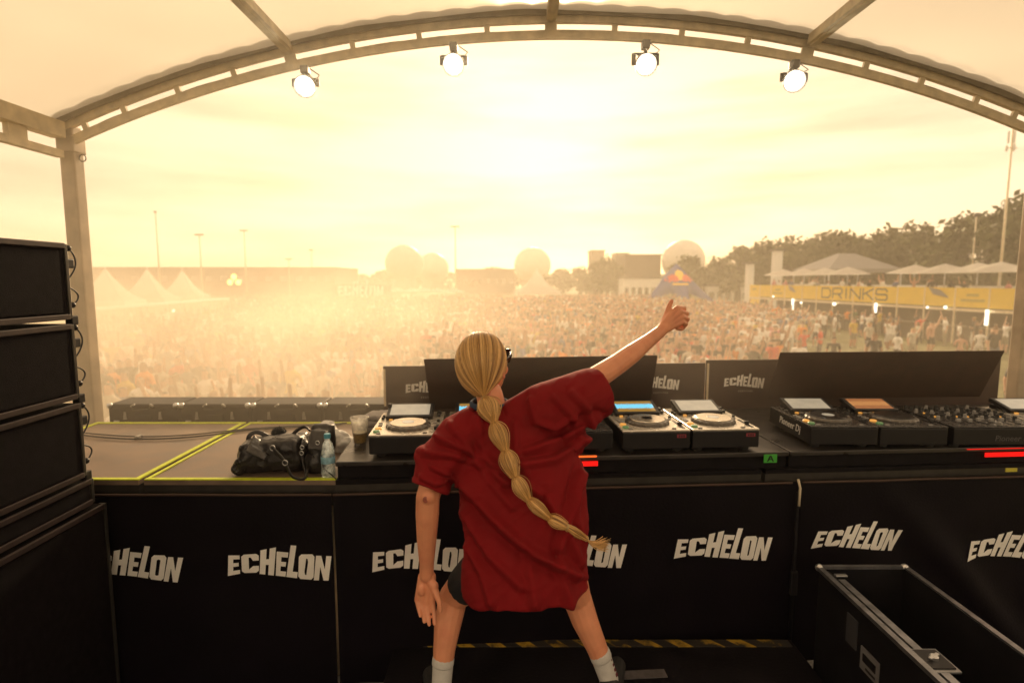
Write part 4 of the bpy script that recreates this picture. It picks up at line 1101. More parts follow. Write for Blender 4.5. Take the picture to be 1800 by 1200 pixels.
wid = {'D': 1, 'R': 1, 'I': .35, 'N': 1, 'K': .95, 'S': 1}; tot = sum(wid.values()) + .28 * 5; x = 0
for ch in 'DRINKS':
    w = wid[ch]; mb = MB()
    for (x0, y0, x1, y1) in STR[ch]:
        P0 = bp(tD0 - (x + x0 * w) / tot * lw, .045, zb + .22 + y0 * .78); P1 = bp(tD0 - (x + x1 * w) / tot * lw, .045, zb + .22 + y1 * .78)
        e = (P1 - P0).normalized() * .05
        mb.bar(P0 - e, P1 + e, .10, .012, up=bn)
    mb.build('letter', M['dkgrey'], bar, local=False); x += w + .28
# small faded print on three panels, grey pennants
for (pa, pb, rows) in ((1692, 1735, 2), (1360, 1377, 2), (1320, 1334, 1)):
    for r_ in range(rows):
        mb = MB(); ta, tb = bar_t(pa), bar_t(pb); sh = .25 if r_ == 0 else 0
        mb.bar(bp(ta - (ta - tb) * sh, .04, zb + .75 - r_ * .32), bp(tb + (ta - tb) * sh, .04, zb + .75 - r_ * .32), .16, .008, up=bn); mb.build('faded_print', pm('faded_print', (.45, .36, .06), .6), bar, local=False)
for pa, pb in ((1636, 1674), (1388, 1402)):
    ta, tb = bar_t(pa), bar_t(pb)
    pn = thing('pennant', 'grey triangular pennant hanging on the yellow panels at the %s' % ('right' if pa > 1500 else 'left'), 'flag', bp((ta + tb) / 2, .1, zb + .6), 0, 'pennants on the bar')
    mb = MB(); vs = [bp(ta, .12, ztp + .02), bp(ta - (ta - tb) * .25, .12, zb + .75), bp(tb, .14, zb + .55), bp(ta - (ta - tb) * .6, .14, ztp - .15)]
    mb.add(vs + [v + bn * .01 for v in vs], [(0, 1, 2, 3), (7, 6, 5, 4), (0, 4, 5, 1), (1, 5, 6, 2), (2, 6, 7, 3), (3, 7, 4, 0)]); mb.build('cloth', M['grey_tent'], pn, local=False)
nm_ = ['first', 'second', 'third', 'fourth', 'fifth', 'sixth', 'seventh', 'eighth', 'ninth']
for i, px in enumerate((1341, 1377, 1412, 1450, 1562, 1613, 1668, 1706, 1772)):
    t = bar_t(px + 6)
    parasol('%s white parasol from the left on the bar terrace' % nm_[i], bp(t, -1.7, zb), .95, 'parasols on the bar terrace', .3 * i)
M['tube_lamp'] = emis('tube_lamp', (1, .9, .65), 1.3)
for px, py, h in ((1400, 535, 1.0), (1548, 541, .7), (1747, 558, .9), (1415, 532, .15), (1474, 534, .22), (1365, 521, .14), (1672, 540, .16), (1640, 540, .12)):
    t = bar_t(px); D = bp(t, .2, 0).y; z = PY(px, py, D).z
    lab = 'glowing white tube lamp' if h > .5 else 'small round glowing lamp'
    wh = {1400: 'left of the lettered panels', 1548: 'below the last letter', 1747: 'at the right end', 1415: 'beside the left tube lamp', 1474: 'below the first letter', 1365: 'near the left end', 1672: 'below the right pennant', 1640: 'below the plain right panel'}[px]
    l = thing('tube_lamp' if h > .5 else 'globe_lamp', '%s under the bar panels %s' % (lab, wh), 'lamp', bp(t, .25, z - h / 2), 0, 'lamps under the bar panels')
    mb = MB()
    if h > .5: mb.tube([(0, 0, 0), (0, 0, h)], .085, 10)
    else: mb.ell((0, 0, h / 2), (h * .6, h * .6, h * .6), 10, 8)
    mb.build('glow', M['tube_lamp'], l)
    mb = MB(); mb.box((0, 0, h + .04), (.16, .16, .06)); mb.tube([(0, 0, h + .06), (0, 0, max(h + .08, zb - .2 - (z - h / 2)))], .015, 5); mb.build('bracket', M['darkmetal'], l)
# grey marquee behind the terrace
D = 66; mq = thing('grey_marquee', 'large grey peaked marquee behind the bar parasols', 'tent', gp(1492, D))
hw = (gp(1552, D) - gp(1430, D)).length / 2; zr, ze = zat(445, D), zat(473, D)
mb = MB(); rw = hw * .2
vs = [(-hw, -3, ze), (hw, -3, ze), (hw, 5, ze), (-hw, 5, ze), (-rw, .6, zr), (rw, .6, zr), (rw, 1.4, zr), (-rw, 1.4, zr)]
mb.add(vs, [(0, 1, 5, 4), (1, 2, 6, 5), (2, 3, 7, 6), (3, 0, 4, 7), (4, 5, 6, 7)]); mb.build('canopy', M['grey_tent'], mq)
mb = MB(); mb.add([(-hw, -3, ze), (hw, -3, ze), (hw, -3, ze - .4), (-hw, -3, ze - .4), (hw, 5, ze), (-hw, 5, ze), (-hw, 5, ze - .4), (hw, 5, ze - .4)], [(0, 1, 2, 3), (4, 5, 6, 7), (1, 4, 7, 2), (5, 0, 3, 6)]); mb.build('valance', M['grey_tent'], mq)
for x, y in ((-hw, -3), (hw, -3), (hw, 5), (-hw, 5)):
    mb = MB(); mb.box((x * .99, y * .98, ze / 2), (.12, .12, ze)); mb.build('leg', M['alu'], mq)

# ================================================================== THE CROWD
def skinned(joints, edges, sub=1, root=0):
    me = bpy.data.meshes.new('sk'); me.from_pydata([j[0] for j in joints], edges, []); me.update()
    o = bpy.data.objects.new('sk', me); COL.objects.link(o)
    md = o.modifiers.new('s', 'SKIN'); md.branch_smoothing = .2
    for i, j in enumerate(joints):
        sv = me.skin_vertices[0].data[i]; r = j[1]; sv.radius = r if isinstance(r, tuple) else (r, r); sv.use_root = (i == root)
    if sub:
        m2 = o.modifiers.new('u', 'SUBSURF'); m2.levels = sub; m2.render_levels = sub
    dg = bpy.context.evaluated_depsgraph_get(); dg.update()
    out = bpy.data.meshes.new_from_object(o.evaluated_get(dg)); bpy.data.objects.remove(o); bpy.data.meshes.remove(me)
    return out
def crowd_body(k, sub):
    """standing figure 1.72 m tall facing -y; k picks the pose"""
    rnd = random.Random(100 + k)
    lean = rnd.uniform(-.03, .03); tw = rnd.uniform(-.04, .04)
    st = rnd.uniform(.08, .13)
    J = [((0, 0, .93), (.135, .10)), ((lean * .5, 0, 1.12), (.125, .09)), ((lean, 0, 1.36), (.155, .095)), ((lean, .0, 1.46), (.062, .06)), ((lean, -.012, 1.53), (.066, .075)), ((lean, -.01, 1.63), (.085, .10)), ((lean, 0, 1.715), (.045, .055))]
    E = [(0, 1), (1, 2), (2, 3), (3, 4), (4, 5), (5, 6)]
    def limb(start, pts):
        p = start
        for co, r in pts:
            J.append((co, r)); E.append((p, len(J) - 1)); p = len(J) - 1
    for s in (-1, 1):
        pose = rnd.random()
        sh = Vector((lean + s * .19, 0, 1.385))
        if k == 2 or (k == 6 and s > 0) or (k == 9 and s < 0):     # raised arm
            a = rnd.uniform(.15, .5)
            el = sh + Vector((s * .14 * a * 2, -.10, .22)); ha = el + Vector((s * rnd.uniform(-.08, .08), -.05, .27))
        elif pose < .4:
            el = sh + Vector((s * .07, .03, -.27)); ha = el + Vector((-s * .08, -.20, .06))
        else:
            el = sh + Vector((s * .06, .02, -.28)); ha = el + Vector((s * .01, -.06, -.25))
        limb(2, [(tuple(sh), (.062, .06)), (tuple(el), .043), (tuple(ha), .031), (tuple(ha + (ha - el).normalized() * .14), .033)])
        kn = (s * (st + .02), -.02 - (.08 if rnd.random() < .25 else 0), .50)
        limb(0, [((s * st, 0, .86), .092), (kn, .062), ((s * (st + .03), .03, .08), .043), ((s * (st + .035), -.12, .035), (.04, .03))])
    me = skinned(J, E, sub)
    n = len(me.polygons); mi = np.zeros(n, dtype=np.int32)
    shorts = k % 2 == 0; longhair = k % 3 == 1; hat = k % 5 == 3
    for p in me.polygons:
        c = p.center; r = abs(c.x - lean)
        if c.z > 1.47 and r < .13 and not (r > .115):
            m = 3 if (c.z > 1.655 or (c.y > -.01 and c.z > (1.40 if longhair else 1.56))) else 1
        elif c.z > 1.475: m = 1                                   # raised forearms
        elif c.z > .93 and r < .20: m = 0
        elif c.z > 1.20: m = 0 if r < .30 else 1
        elif r > .215 and c.z > .75: m = 1
        elif c.z > (.50 if shorts else .09): m = 2
        elif c.z > .09: m = 1
        else: m = 2
        mi[p.index] = m
    me.polygons.foreach_set('material_index', mi); me.polygons.foreach_set('use_smooth', [True] * n)
    if longhair or hat:
        bm = bmesh.new(); bm.from_mesh(me)
        for v in bm.verts:
            if longhair and v.co.y > .01 and 1.38 < v.co.z < 1.62 and abs(v.co.x - lean) < .12: v.co.y += .03; v.co.x += (v.co.x - lean) * .25
            if hat and abs(v.co.z - 1.665) < .02 and abs(v.co.x - lean) < .15: v.co.x += (v.co.x - lean) * .30; v.co.y *= 1.4
        bm.to_mesh(me); bm.free()
    me.update()
    return me
M['p_shirt'] = attr_mat('crowd_shirt', '', .85, obj=True)
M['p_skin'] = ramp_mat('crowd_skin', [(.52, .30, .20), (.45, .25, .16), (.58, .36, .25), (.30, .16, .10)], .6)
M['p_trouser'] = ramp_mat('crowd_trousers', [(.03, .03, .04), (.10, .12, .18), (.05, .05, .05), (.30, .26, .20), (.55, .53, .5), (.08, .07, .06)], .85)
M['p_hair'] = ramp_mat('crowd_hair', [(.05, .03, .02), (.16, .09, .04), (.03, .025, .02), (.36, .24, .10), (.10, .06, .03)], .6)
PMATS = [M['p_shirt'], M['p_skin'], M['p_trouser'], M['p_hair']]
BODY = []
for k in range(12):
    me = crowd_body(k, 1)
    for m in PMATS: me.materials.append(m)
    me.name = 'body'; BODY.append(me)
SHIRTS = [((.78, .76, .72), 'white', 34), ((.02, .02, .024), 'black', 26), ((.16, .16, .17), 'grey', 8), ((.50, .46, .38), 'beige', 10), ((.62, .07, .04), 'red', 6), ((.80, .26, .04), 'orange', 6), ((.08, .12, .26), 'blue', 6), ((.52, .30, .22), 'tan', 10), ((.60, .42, .06), 'yellow', 4), ((.55, .22, .24), 'pink', 4), ((.10, .16, .08), 'green', 3)]
def pick_shirt(rnd):
    x = rnd.uniform(0, sum(s[2] for s in SHIRTS))
    for s in SHIRTS:
        x -= s[2]
        if x <= 0: return s
    return SHIRTS[0]
rnd = random.Random(77)
def in_view(x, y, margin=40):
    px = 900 + 1000 * x / (y * _c + .2)
    return 150 - margin < px < 1800 + margin, px
spots = []
# dense crowd: jittered rows
y = 9.2
while y < 92:
    stp = .62 + .006 * y
    x = -.86 * y
    while x < .92 * y:
        xx, yy = x + rnd.uniform(-.25, .25), y + rnd.uniform(-.25, .25)
        ok, px = in_view(xx, yy)
        # field edge: open grass towards the bar
        g = 1250 + 90 * noise.noise(Vector((yy * .11, 3, 0))) + max(0, (yy - 24)) * 3.0
        dens = 1.0
        if px > g: dens = max(.05, 1 - (px - g) / 170.0)
        if xx > 23.5: dens = 0
        if px < 420: dens *= 1.0 if yy < 34 else .35
        if yy > 60: dens *= .8
        if px < 400 and -.0 + xx < -26 and yy > 30: dens = 0
        if math.hypot(xx - gp(944, 66).x, yy - 66) < 2.2 or math.hypot(xx - gp(1188, 84).x, yy - 84) < 1.0: dens = 0
        cl = .80 + .55 * noise.noise(Vector((xx * .35, yy * .35, 9)))
        if ok and rnd.random() < dens * cl: spots.append((xx, yy, px))
        x += stp * rnd.uniform(.85, 1.2)
    y += stp
# strollers on the grass and drinkers along the bar
front = []
for _ in range(46):
    t = rnd.uniform(2, BL - 1); o = rnd.uniform(.35, 3.5) ** 1.0; p = bp(t, o, 0); front.append((p.x, p.y))
for _ in range(26):
    px = rnd.uniform(1330, 1740); D = rnd.uniform(24, 42); p = gp(px, D)
    if p.x < 24: front.append((p.x, p.y))
terr = []
for _ in range(44):
    t = rnd.uniform(1, BL - .6); p = bp(t, -rnd.uniform(.3, 2.4), zb + .0); terr.append((p.x, p.y))
def bar_where(x, y):
    px = 900 + 1000 * x / (y * _c + .3)
    return next(w for lim, w in ((1340, 'below the left end of the bar'), (1440, 'below the plain left panels'), (1505, 'below the first letters'), (1580, 'below the last letters'), (1630, 'below the panel after the letters'), (1690, 'below the pennant'), (9999, 'below the printed right panel')) if px < lim)
chosen_front = []
for p in front:
    if all(math.hypot(p[0] - q[0], p[1] - q[1]) > .55 for q in chosen_front): chosen_front.append(p)
chosen_terr = []
for p in terr:
    if all(math.hypot(p[0] - q[0], p[1] - q[1]) > .5 for q in chosen_terr): chosen_terr.append(p)
spots.sort(key=lambda s: s[1])
NEAR = 300 - 1 - len(chosen_front) - len(chosen_terr)
def crowd_person(x, y, z, rz, lab, group, col, k, sc):
    t = bpy.data.objects.new('person', BODY[k]); COL.objects.link(t)
    t.location = (x, y, z); t.rotation_euler = (0, 0, rz); t.scale = (sc, sc, sc * rnd.uniform(.97, 1.04)); t.color = (*col, 1)
    return tag(t, lab, 'person', group)
near_n = 0; rest = []
for (x, y, px) in spots:
    if near_n < NEAR and 170 < px < 1790 and not (660 < px < 1360 and y < 14.5) and not (px > 1350 and y < 15):
        c, cn, _ = pick_shirt(rnd); k = rnd.randrange(12)
        arms = ' arms raised' if k == 2 else (' one arm raised' if k in (6, 9) else '')
        where = next(w for lim, w in ((240, 'beside the left roof post'), (315, 'over the leftmost road case'), (440, 'over the second road case'), (567, 'over the third road case'), (690, 'over the rightmost road case'), (800, 'left of the performer'), (930, 'around the head of the performer'), (1060, 'right of the performer'), (1180, 'under the raised arm'), (1370, 'right of the thumbs up'), (9999, 'over the right hood')) if px < lim)
        dep = 'front' if y < 11.5 else ('second' if y < 13.5 else ('middle' if y < 16.5 else 'rear'))
        crowd_person(x, y, 0, rnd.uniform(-.35, .35) + (rnd.uniform(-2, 2) if rnd.random() < .12 else 0), '%s-topped reveller%s, %s rows of near crowd, %s' % (cn, arms, dep, where), 'near crowd, %s rows %s' % (dep, where), c, k, rnd.uniform(.90, 1.10)); near_n += 1
    else: rest.append((x, y, 0.0))
for (x, y) in chosen_front:
    c, cn, _ = pick_shirt(rnd); k = rnd.randrange(12)
    if y > 45 and False: pass
    crowd_person(x, y, 0, rnd.uniform(-3.1, 3.1), 'person in %s top %s on grass %s' % (cn, 'at the counter' if abs((Vector((x, y, 0)) - BA0).dot(bn)) < 1.6 else 'farther out', bar_where(x, y)), 'people on the grass ' + bar_where(x, y), c, k, rnd.uniform(.94, 1.06))
for (x, y) in chosen_terr:
    c, cn, _ = pick_shirt(rnd); k = rnd.randrange(12)
    crowd_person(x, y, zb, rnd.uniform(-3.1, 3.1), 'person in %s top on the bar terrace %s' % (cn, bar_where(x, y).replace('below', 'above')), 'people on the terrace ' + bar_where(x, y), c, k, rnd.uniform(.94, 1.06))
# the rest of the crowd, too many to count, as one body of people
LOW = []
for k in range(8):
    me = crowd_body(k, 0); nv = len(me.vertices)
    co = np.empty(nv * 3, np.float32); me.vertices.foreach_get('co', co); co = co.reshape(-1, 3)
    fl_ = [list(p.vertices) for p in me.polygons]; mi = [p.material_index for p in me.polygons]
    LOW.append((co, fl_, mi))
V, F, C = [], [], []; off = 0
SK = [(.52, .30, .20), (.45, .25, .16), (.58, .36, .25), (.30, .16, .10)]; TR = [(.03, .03, .04), (.10, .12, .18), (.05, .05, .05), (.30, .26, .20), (.55, .53, .5)]; HR = [(.05, .03, .02), (.16, .09, .04), (.03, .025, .02), (.36, .24, .10)]
for (x, y, z) in rest:
    co, fl_, mi = rnd.choice(LOW); a = rnd.uniform(-.4, .4); s = rnd.uniform(.90, 1.10)
    ca, sa = math.cos(a) * s, math.sin(a) * s
    w = np.empty_like(co); w[:, 0] = co[:, 0] * ca - co[:, 1] * sa + x; w[:, 1] = co[:, 0] * sa + co[:, 1] * ca + y; w[:, 2] = co[:, 2] * s + z
    cols = (pick_shirt(rnd)[0], rnd.choice(SK), rnd.choice(TR), rnd.choice(HR))
    V.append(w); F.extend([[i + off for i in f] for f in fl_]); C.extend([cols[m] for m in mi]); off += len(co)
me = bpy.data.meshes.new('crowd'); me.from_pydata(np.concatenate(V).tolist(), [], F)
at = me.attributes.new('cloth', 'FLOAT_COLOR', 'FACE')
at.data.foreach_set('color', np.concatenate([np.array(C, np.float32), np.ones((len(C), 1), np.float32)], 1).ravel())
me.polygons.foreach_set('use_smooth', [True] * len(F)); me.update()
tag(link_mesh('crowd', me, attr_mat('crowd_mass', 'cloth', .8)), kind='stuff')
print('CROWD', near_n, len(chosen_front), len(chosen_terr), len(rest), len(F))

# ================================================================== THE PERFORMER
from mathutils.bvhtree import BVHTree
def remesh(mb, voxel, smooth_it, fac=.5):
    me = mb.mesh('tmp'); o = bpy.data.objects.new('tmp', me); COL.objects.link(o)
    r = o.modifiers.new('r', 'REMESH'); r.mode = 'VOXEL'; r.voxel_size = voxel
    s = o.modifiers.new('s', 'SMOOTH'); s.factor = fac; s.iterations = smooth_it
    dg = bpy.context.evaluated_depsgraph_get(); dg.update()
    out = bpy.data.meshes.new_from_object(o.evaluated_get(dg)); bpy.data.objects.remove(o); bpy.data.meshes.remove(me)
    out.materials.clear(); out.polygons.foreach_set('use_smooth', [True] * len(out.polygons))
    return out
Q = lambda a: PY(a[0], a[1], a[2])
dj = thing('person', 'blonde performer in oversized red t-shirt at the decks giving a thumbs up', 'person', PZ(925, 1190, RZ))
DJM = ROOTM[dj.name].inverted()
def to_dj(me): me.transform(DJM); return me
b = MB()
def chain(pts):
    for (a, c) in zip(pts[:-1], pts[1:]): b.cap(Q(a[:3]), Q(c[:3]), a[3], c[3])
# torso and neck (mostly under the shirt)
chain([(925, 985, 2.04, .125), (908, 890, 2.06, .112), (892, 800, 2.10, .115), (872, 745, 2.12, .075), (866, 722, 2.125, .054), (860, 692, 2.14, .051)])
chain([(872, 752, 2.12, .06), (805, 768, 2.06, .055)]); chain([(880, 748, 2.12, .06), (965, 712, 2.12, .058)])
# left arm hanging, elbow towards us
chain([(800, 772, 2.06, .052), (765, 830, 2.01, .045), (752, 874, 1.975, .043), (751, 905, 1.98, .0425), (750, 950, 2.0, .036), (750, 990, 2.015, .0275), (750, 1010, 2.02, .0265)])
b.ell(Q((753, 872, 1.955)), (.03, .03, .032))
# left hand, palm towards us, fingers down
for (bx, by, pts) in ((733, 1054, [(736, 1069), (739, 1082)]), (741.5, 1059, [(744, 1077), (746, 1092)]), (751, 1061, [(753, 1080), (754.5, 1097)]), (760.5, 1059, [(763, 1078), (764, 1096)])):
    wx = 742 + (bx - 733) * .62
    rr = .0078 if bx < 740 else .0086
    chain([(wx, 1012, 2.022, .0155), ((wx + bx) / 2, 1034, 2.024, .0135), (bx, by, 2.024, .0105)])
    chain([(bx, by, 2.024, rr + .0012), (pts[0][0], pts[0][1], 2.012, rr), (pts[1][0], pts[1][1], 1.995, rr * .82)])
chain([(756, 1018, 2.018, .017), (766, 1040, 2.0, .0135), (772.5, 1057, 1.99, .0105), (774, 1073, 1.985, .0085)])
b.ell(Q((763, 1030, 2.005)), (.017, .014, .022)); b.ell(Q((741, 1036, 2.012)), (.015, .012, .024))
# right arm raised and reaching forward
chain([(965, 712, 2.12, .056), (1020, 682, 2.17, .050), (1062, 655, 2.23, .0455), (1085, 640, 2.27, .043), (1110, 622, 2.31, .0405), (1140, 599, 2.37, .0305), (1160, 583, 2.41, .0265), (1166, 577, 2.42, .027)])
# right hand: fist with thumb up
for pts in ([(1190, 541, 2.445), (1203, 542, 2.482), (1197, 556, 2.50), (1187, 560, 2.48)], [(1197, 548.5, 2.438), (1208, 551, 2.474), (1201, 565, 2.49), (1190, 567, 2.47)], [(1200.5, 557.5, 2.432), (1209, 560.5, 2.463), (1201, 573, 2.475), (1191, 573, 2.455)], [(1200, 566.5, 2.427), (1206, 569.5, 2.450), (1198.5, 578.5, 2.457), (1190, 577, 2.445)]):
    k = pts[0]; wy = 571 + (k[1] - 541) * .42
    chain([(1166, wy, 2.421, .017), ((1166 + k[0]) / 2 - 2, (wy + k[1]) / 2, 2.43, .0145), (k[0], k[1], k[2], .0115)])
    chain([(*pts[0], .0112), (*pts[1], .0098), (*pts[2], .0090), (*pts[3], .0085)])
chain([(1167, 568, 2.43, .0165), (1172.5, 551, 2.447, .0132), (1176, 539, 2.453, .0112), (1180.5, 529, 2.455, .0090)])
# legs: wide stance, knees bent forward
LK, LA = (797, 1048, 2.14), (776, 1205, 2.08)
RK, RA = (1014, 1050, 2.15), (1070, 1192, 2.14)
chain([(872, 985, 2.05, .095), (835, 1012, 2.10, .082), (*LK, .058), (787, 1095, 2.115, .054), (781, 1140, 2.095, .044), (*LA, .034)])
chain([(975, 985, 2.05, .095), (995, 1012, 2.10, .082), (*RK, .058), (1028, 1090, 2.14, .053), (1048, 1135, 2.14, .043), (*RA, .034)])
for A, s in ((Q(LA), -1), (Q(RA), 1)):
    hz_ = A.z - RZ
    b.cap(Vector((A.x, A.y - .02, RZ + .05)), A, .036, .034)
    b.cap(Vector((A.x, A.y - .02, RZ + .05)), Vector((A.x + s * .06, A.y + .15, RZ + .045)), .034, .026)
# head
HC = PY(849, 641, 2.175); YAW = R(-24)
HM = Matrix.Translation(HC) @ Matrix.Rotation(YAW, 4, 'Z') @ Matrix.Rotation(R(8), 4, 'X') @ Matrix.Scale(1.03, 4)
H3 = HM.to_3x3()
hp = lambda x, y, z: HM @ Vector((x, y, z))
b.ell(hp(0, -.01, .02), (.079, .099, .100), 20, 14, H3); b.ell(hp(0, .03, -.045), (.063, .074, .085), 18, 12, H3); b.ell(hp(0, .062, -.102), (.036, .036, .026), 14, 10, H3)
b.cap(hp(0, .104, .004), hp(0, .124, -.032), .008, .0125); b.cap(hp(-.010, .112, -.038), hp(.010, .112, -.038), .008, .008)
b.cap(hp(-.020, .098, -.066), hp(.020, .098, -.066), .006, .006); b.cap(hp(-.018, .097, -.076), hp(.018, .097, -.076), .007, .007)
b.cap(hp(-.045, .082, .032), hp(.045, .082, .032), .013, .013)
for s in (-1, 1):
    b.ell(hp(s * .081, -.004, -.014), (.009, .021, .033), 12, 10, H3 @ Matrix.Rotation(s * R(18), 3, 'Z')); b.ell(hp(s * .079, .004, -.04), (.008, .012, .012), 10, 8, H3)
    b.ell(hp(s * .045, .070, -.035), (.024, .022, .024), 12, 8, H3)
body_me = remesh(b, .003, 5)
link_mesh('body', to_dj(body_me), M['skin'], dj)
mb = MB()
for s in (-1, 1): mb.ell(hp(s * .032, .080, .006), (.012, .012, .012), 12, 8)
mb.build('eyes', pm('eye_white', (.7, .68, .65), .2), dj, local=False)
# elbow graze
mb = MB(); mb.ell(Q((748, 878, 1.9275)), (.010, .002, .012), 12, 8); mb.build('elbow_graze', pm('grazed_skin', (.36, .10, .07), .5, var=.3, scale=90), dj, local=False)
# finger nails, left hand
# ---- shorts
sb = MB()
def schain(mbx, pts):
    for (a, c) in zip(pts[:-1], pts[1:]): mbx.cap(Q(a[:3]), Q(c[:3]), a[3], c[3])
sb.ell(Q((922, 985, 2.05)), (.155, .13, .14))
schain(sb, [(872, 988, 2.05, .100), (838, 1010, 2.095, .086), (820, 1026, 2.118, .078)]); schain(sb, [(972, 988, 2.05, .095), (988, 1008, 2.095, .080), (996, 1020, 2.11, .072)])
me = remesh(sb, .008, 6); link_mesh('shorts', to_dj(me), pm('black_shorts_cloth', (.012, .012, .015), .85, bump=.15, bscale=300), dj)
# ---- socks and shoes
for (K, A, s) in ((LK, LA, -1), (RK, RA, 1)):
    a3, k3 = Q(A), Q(K); up = (k3 - a3).normalized()
    mid = PY(779, 1160, 2.09) if s < 0 else PY(1055, 1150, 2.14)
    so = MB(); so.tube([mid + up * .012, mid, (mid + a3) / 2, a3, Vector((a3.x, a3.y - .02, RZ + .06))], [.0405, .0415, .0395, .0385, .040], 24)
    so.tube([mid + up * .016, mid + up * .008, mid - up * .012, mid - up * .018], [.0412, .0432, .0432, .0415], 24)
    sk_ = so.build('sock', M['sock'], dj, local=False)
    if s > 0:
        mk = MB()
        for i in range(5): mk.box(a3 + up * (.03 + .022 * i) + Vector((.037, -.012, 0)), (.012, .02, .013), Matrix.Rotation(.5, 3, 'Y'), bev=.003)
        mk.build('sock_mark', pm('sock_print', (.12, .02, .03), .8), sk_, local=False)
    sh = MB(); sh.cap(Vector((a3.x, a3.y - .035, RZ + .055)), Vector((a3.x, a3.y - .02, RZ + .085)), .045, .043); sh.cap(Vector((a3.x, a3.y - .03, RZ + .05)), Vector((a3.x + s * .065, a3.y + .16, RZ + .045)), .046, .037)
    sm_ = remesh(sh, .007, 4)
    for v in sm_.vertices:
        if v.co.z < RZ + .006: v.co.z = RZ + .006
    link_mesh('shoe', to_dj(sm_), pm('black_canvas_shoe', (.015, .015, .017), .7, bump=.3, bscale=200), dj)

# ---- oversized t-shirt
rows = [(712, 834, 888, 2.125, .050), (718, 822, 900, 2.122, .064), (728, 808, 918, 2.115, .080), (742, 796, 945, 2.105, .094), (765, 788, 980, 2.095, .105), (795, 790, 1014, 2.08, .115), (830, 800, 1026, 2.06, .122), (870, 806, 1031, 2.045, .128), (910, 811, 1033, 2.03, .136), (950, 817, 1031, 2.02, .146), (985, 812, 1030, 2.01, .158), (1010, 812, 1031, 2.005, .166), (1030, 818, 1033, 2.0, .168)]
NS = 48; ts_ = MB(); vs = []; fs = []
for (py, xl, xr, yc, ry) in rows:
    a, c = PY(xl, py, yc), PY(xr, py, yc); cx, hw = (a.x + c.x) / 2, (c.x - a.x) / 2
    for j in range(NS):
        t = 2 * math.pi * j / NS; ct, st_ = math.cos(t), math.sin(t)
        e = .82
        vs.append(Vector((cx + hw * math.copysign(abs(ct) ** e, ct), yc + ry * math.copysign(abs(st_) ** e, st_), a.z + .015 * (ct) * (py > 1000))))
for i in range(len(rows) - 1):
    for j in range(NS): fs.append((i * NS + j, i * NS + (j + 1) % NS, (i + 1) * NS + (j + 1) % NS, (i + 1) * NS + j))
fs.append(tuple(range(NS))); fs.append(tuple((len(rows) - 1) * NS + j for j in range(NS))[::-1])
ts_.add(vs, fs)
slL = [(840, 752, 2.09, .085), (805, 772, 2.055, .090), (782, 800, 2.03, .082), (768, 828, 2.01, .076), (757, 858, 1.99, .073)]
slR = [(900, 745, 2.11, .085), (950, 722, 2.12, .098), (990, 712, 2.145, .108), (1022, 700, 2.175, .104), (1054, 688, 2.21, .096)]
for sl in (slL, slR): ts_.tube([Q(p[:3]) for p in sl], [p[3] for p in sl], 28)
ts_.ell(Q((745, 800, 2.02)), (.035, .05, .035)); ts_.ell(Q((1006, 768, 2.12)), (.062, .07, .075)); ts_.ell(Q((812, 830, 2.04)), (.03, .06, .05))
shirt_me = remesh(ts_, .006, 7)
bm = bmesh.new(); bm.from_mesh(shirt_me); bm.normal_update()
axL = (Q(slL[-1][:3]) - Q(slL[-2][:3])).normalized(); axR = (Q(slR[-1][:3]) - Q(slR[-2][:3])).normalized()
eL, eR = Q(slL[-1][:3]), Q(slR[-1][:3]); zh = PY(925, 1030, 2.0).z; zc_ = PY(860, 712, 2.125).z
dele = []
for f in bm.faces:
    c = f.calc_center_median(); n = f.normal
    if (c - eL).dot(axL) > -.020 and (c - eL).length < .12 and n.dot(axL) > .55: dele.append(f)
    elif (c - eR).dot(axR) > -.020 and (c - eR).length < .14 and n.dot(axR) > .55: dele.append(f)
    elif c.z < zh + .03 and n.z < -.6: dele.append(f)
    elif c.z > zc_ - .012 and n.z > .75 and abs(c.x - PY(861, 712, 2.125).x) < .06: dele.append(f)
bmesh.ops.delete(bm, geom=dele, context='FACES')
FOLDS = [([(768, 768), (830, 795), (890, 828), (950, 868)], .011, 8), ([(745, 795), (800, 800), (850, 818), (895, 850)], .010, 8), ([(812, 850), (870, 915), (940, 975), (1015, 1010)], .015, 13), ([(815, 900), (860, 975), (915, 1030)], .011, 11), ([(1035, 770), (975, 808), (905, 818)], .013, 9),
         ([(1050, 735), (990, 772), (925, 792)], .012, 9), ([(932, 702), (942, 742), (975, 752), (1010, 735)], .010, 7), ([(1024, 835), (1005, 900), (985, 965)], .012, 10), ([(905, 745), (908, 790), (925, 830)], .007, 7), ([(838, 735), (850, 790), (882, 850)], .006, 8), ([(965, 880), (1000, 935), (1022, 990)], .009, 9),
         ([(1005, 690), (1035, 720), (1040, 750)], .008, 7), ([(975, 700), (1010, 735), (1025, 770)], .008, 7), ([(820, 960), (850, 1010), (865, 1060)], .010, 9), ([(930, 980), (940, 1060)], .009, 11), ([(985, 985), (1000, 1060)], .009, 10), ([(760, 820), (790, 835), (805, 850)], .009, 6), ([(740, 838), (765, 850), (790, 845)], .008, 6),
         ([(790, 745), (820, 780), (850, 830), (900, 890)], .007, 8), ([(1028, 800), (1010, 860), (1015, 920)], .008, 8), ([(845, 880), (900, 945), (980, 995)], .008, 9)]
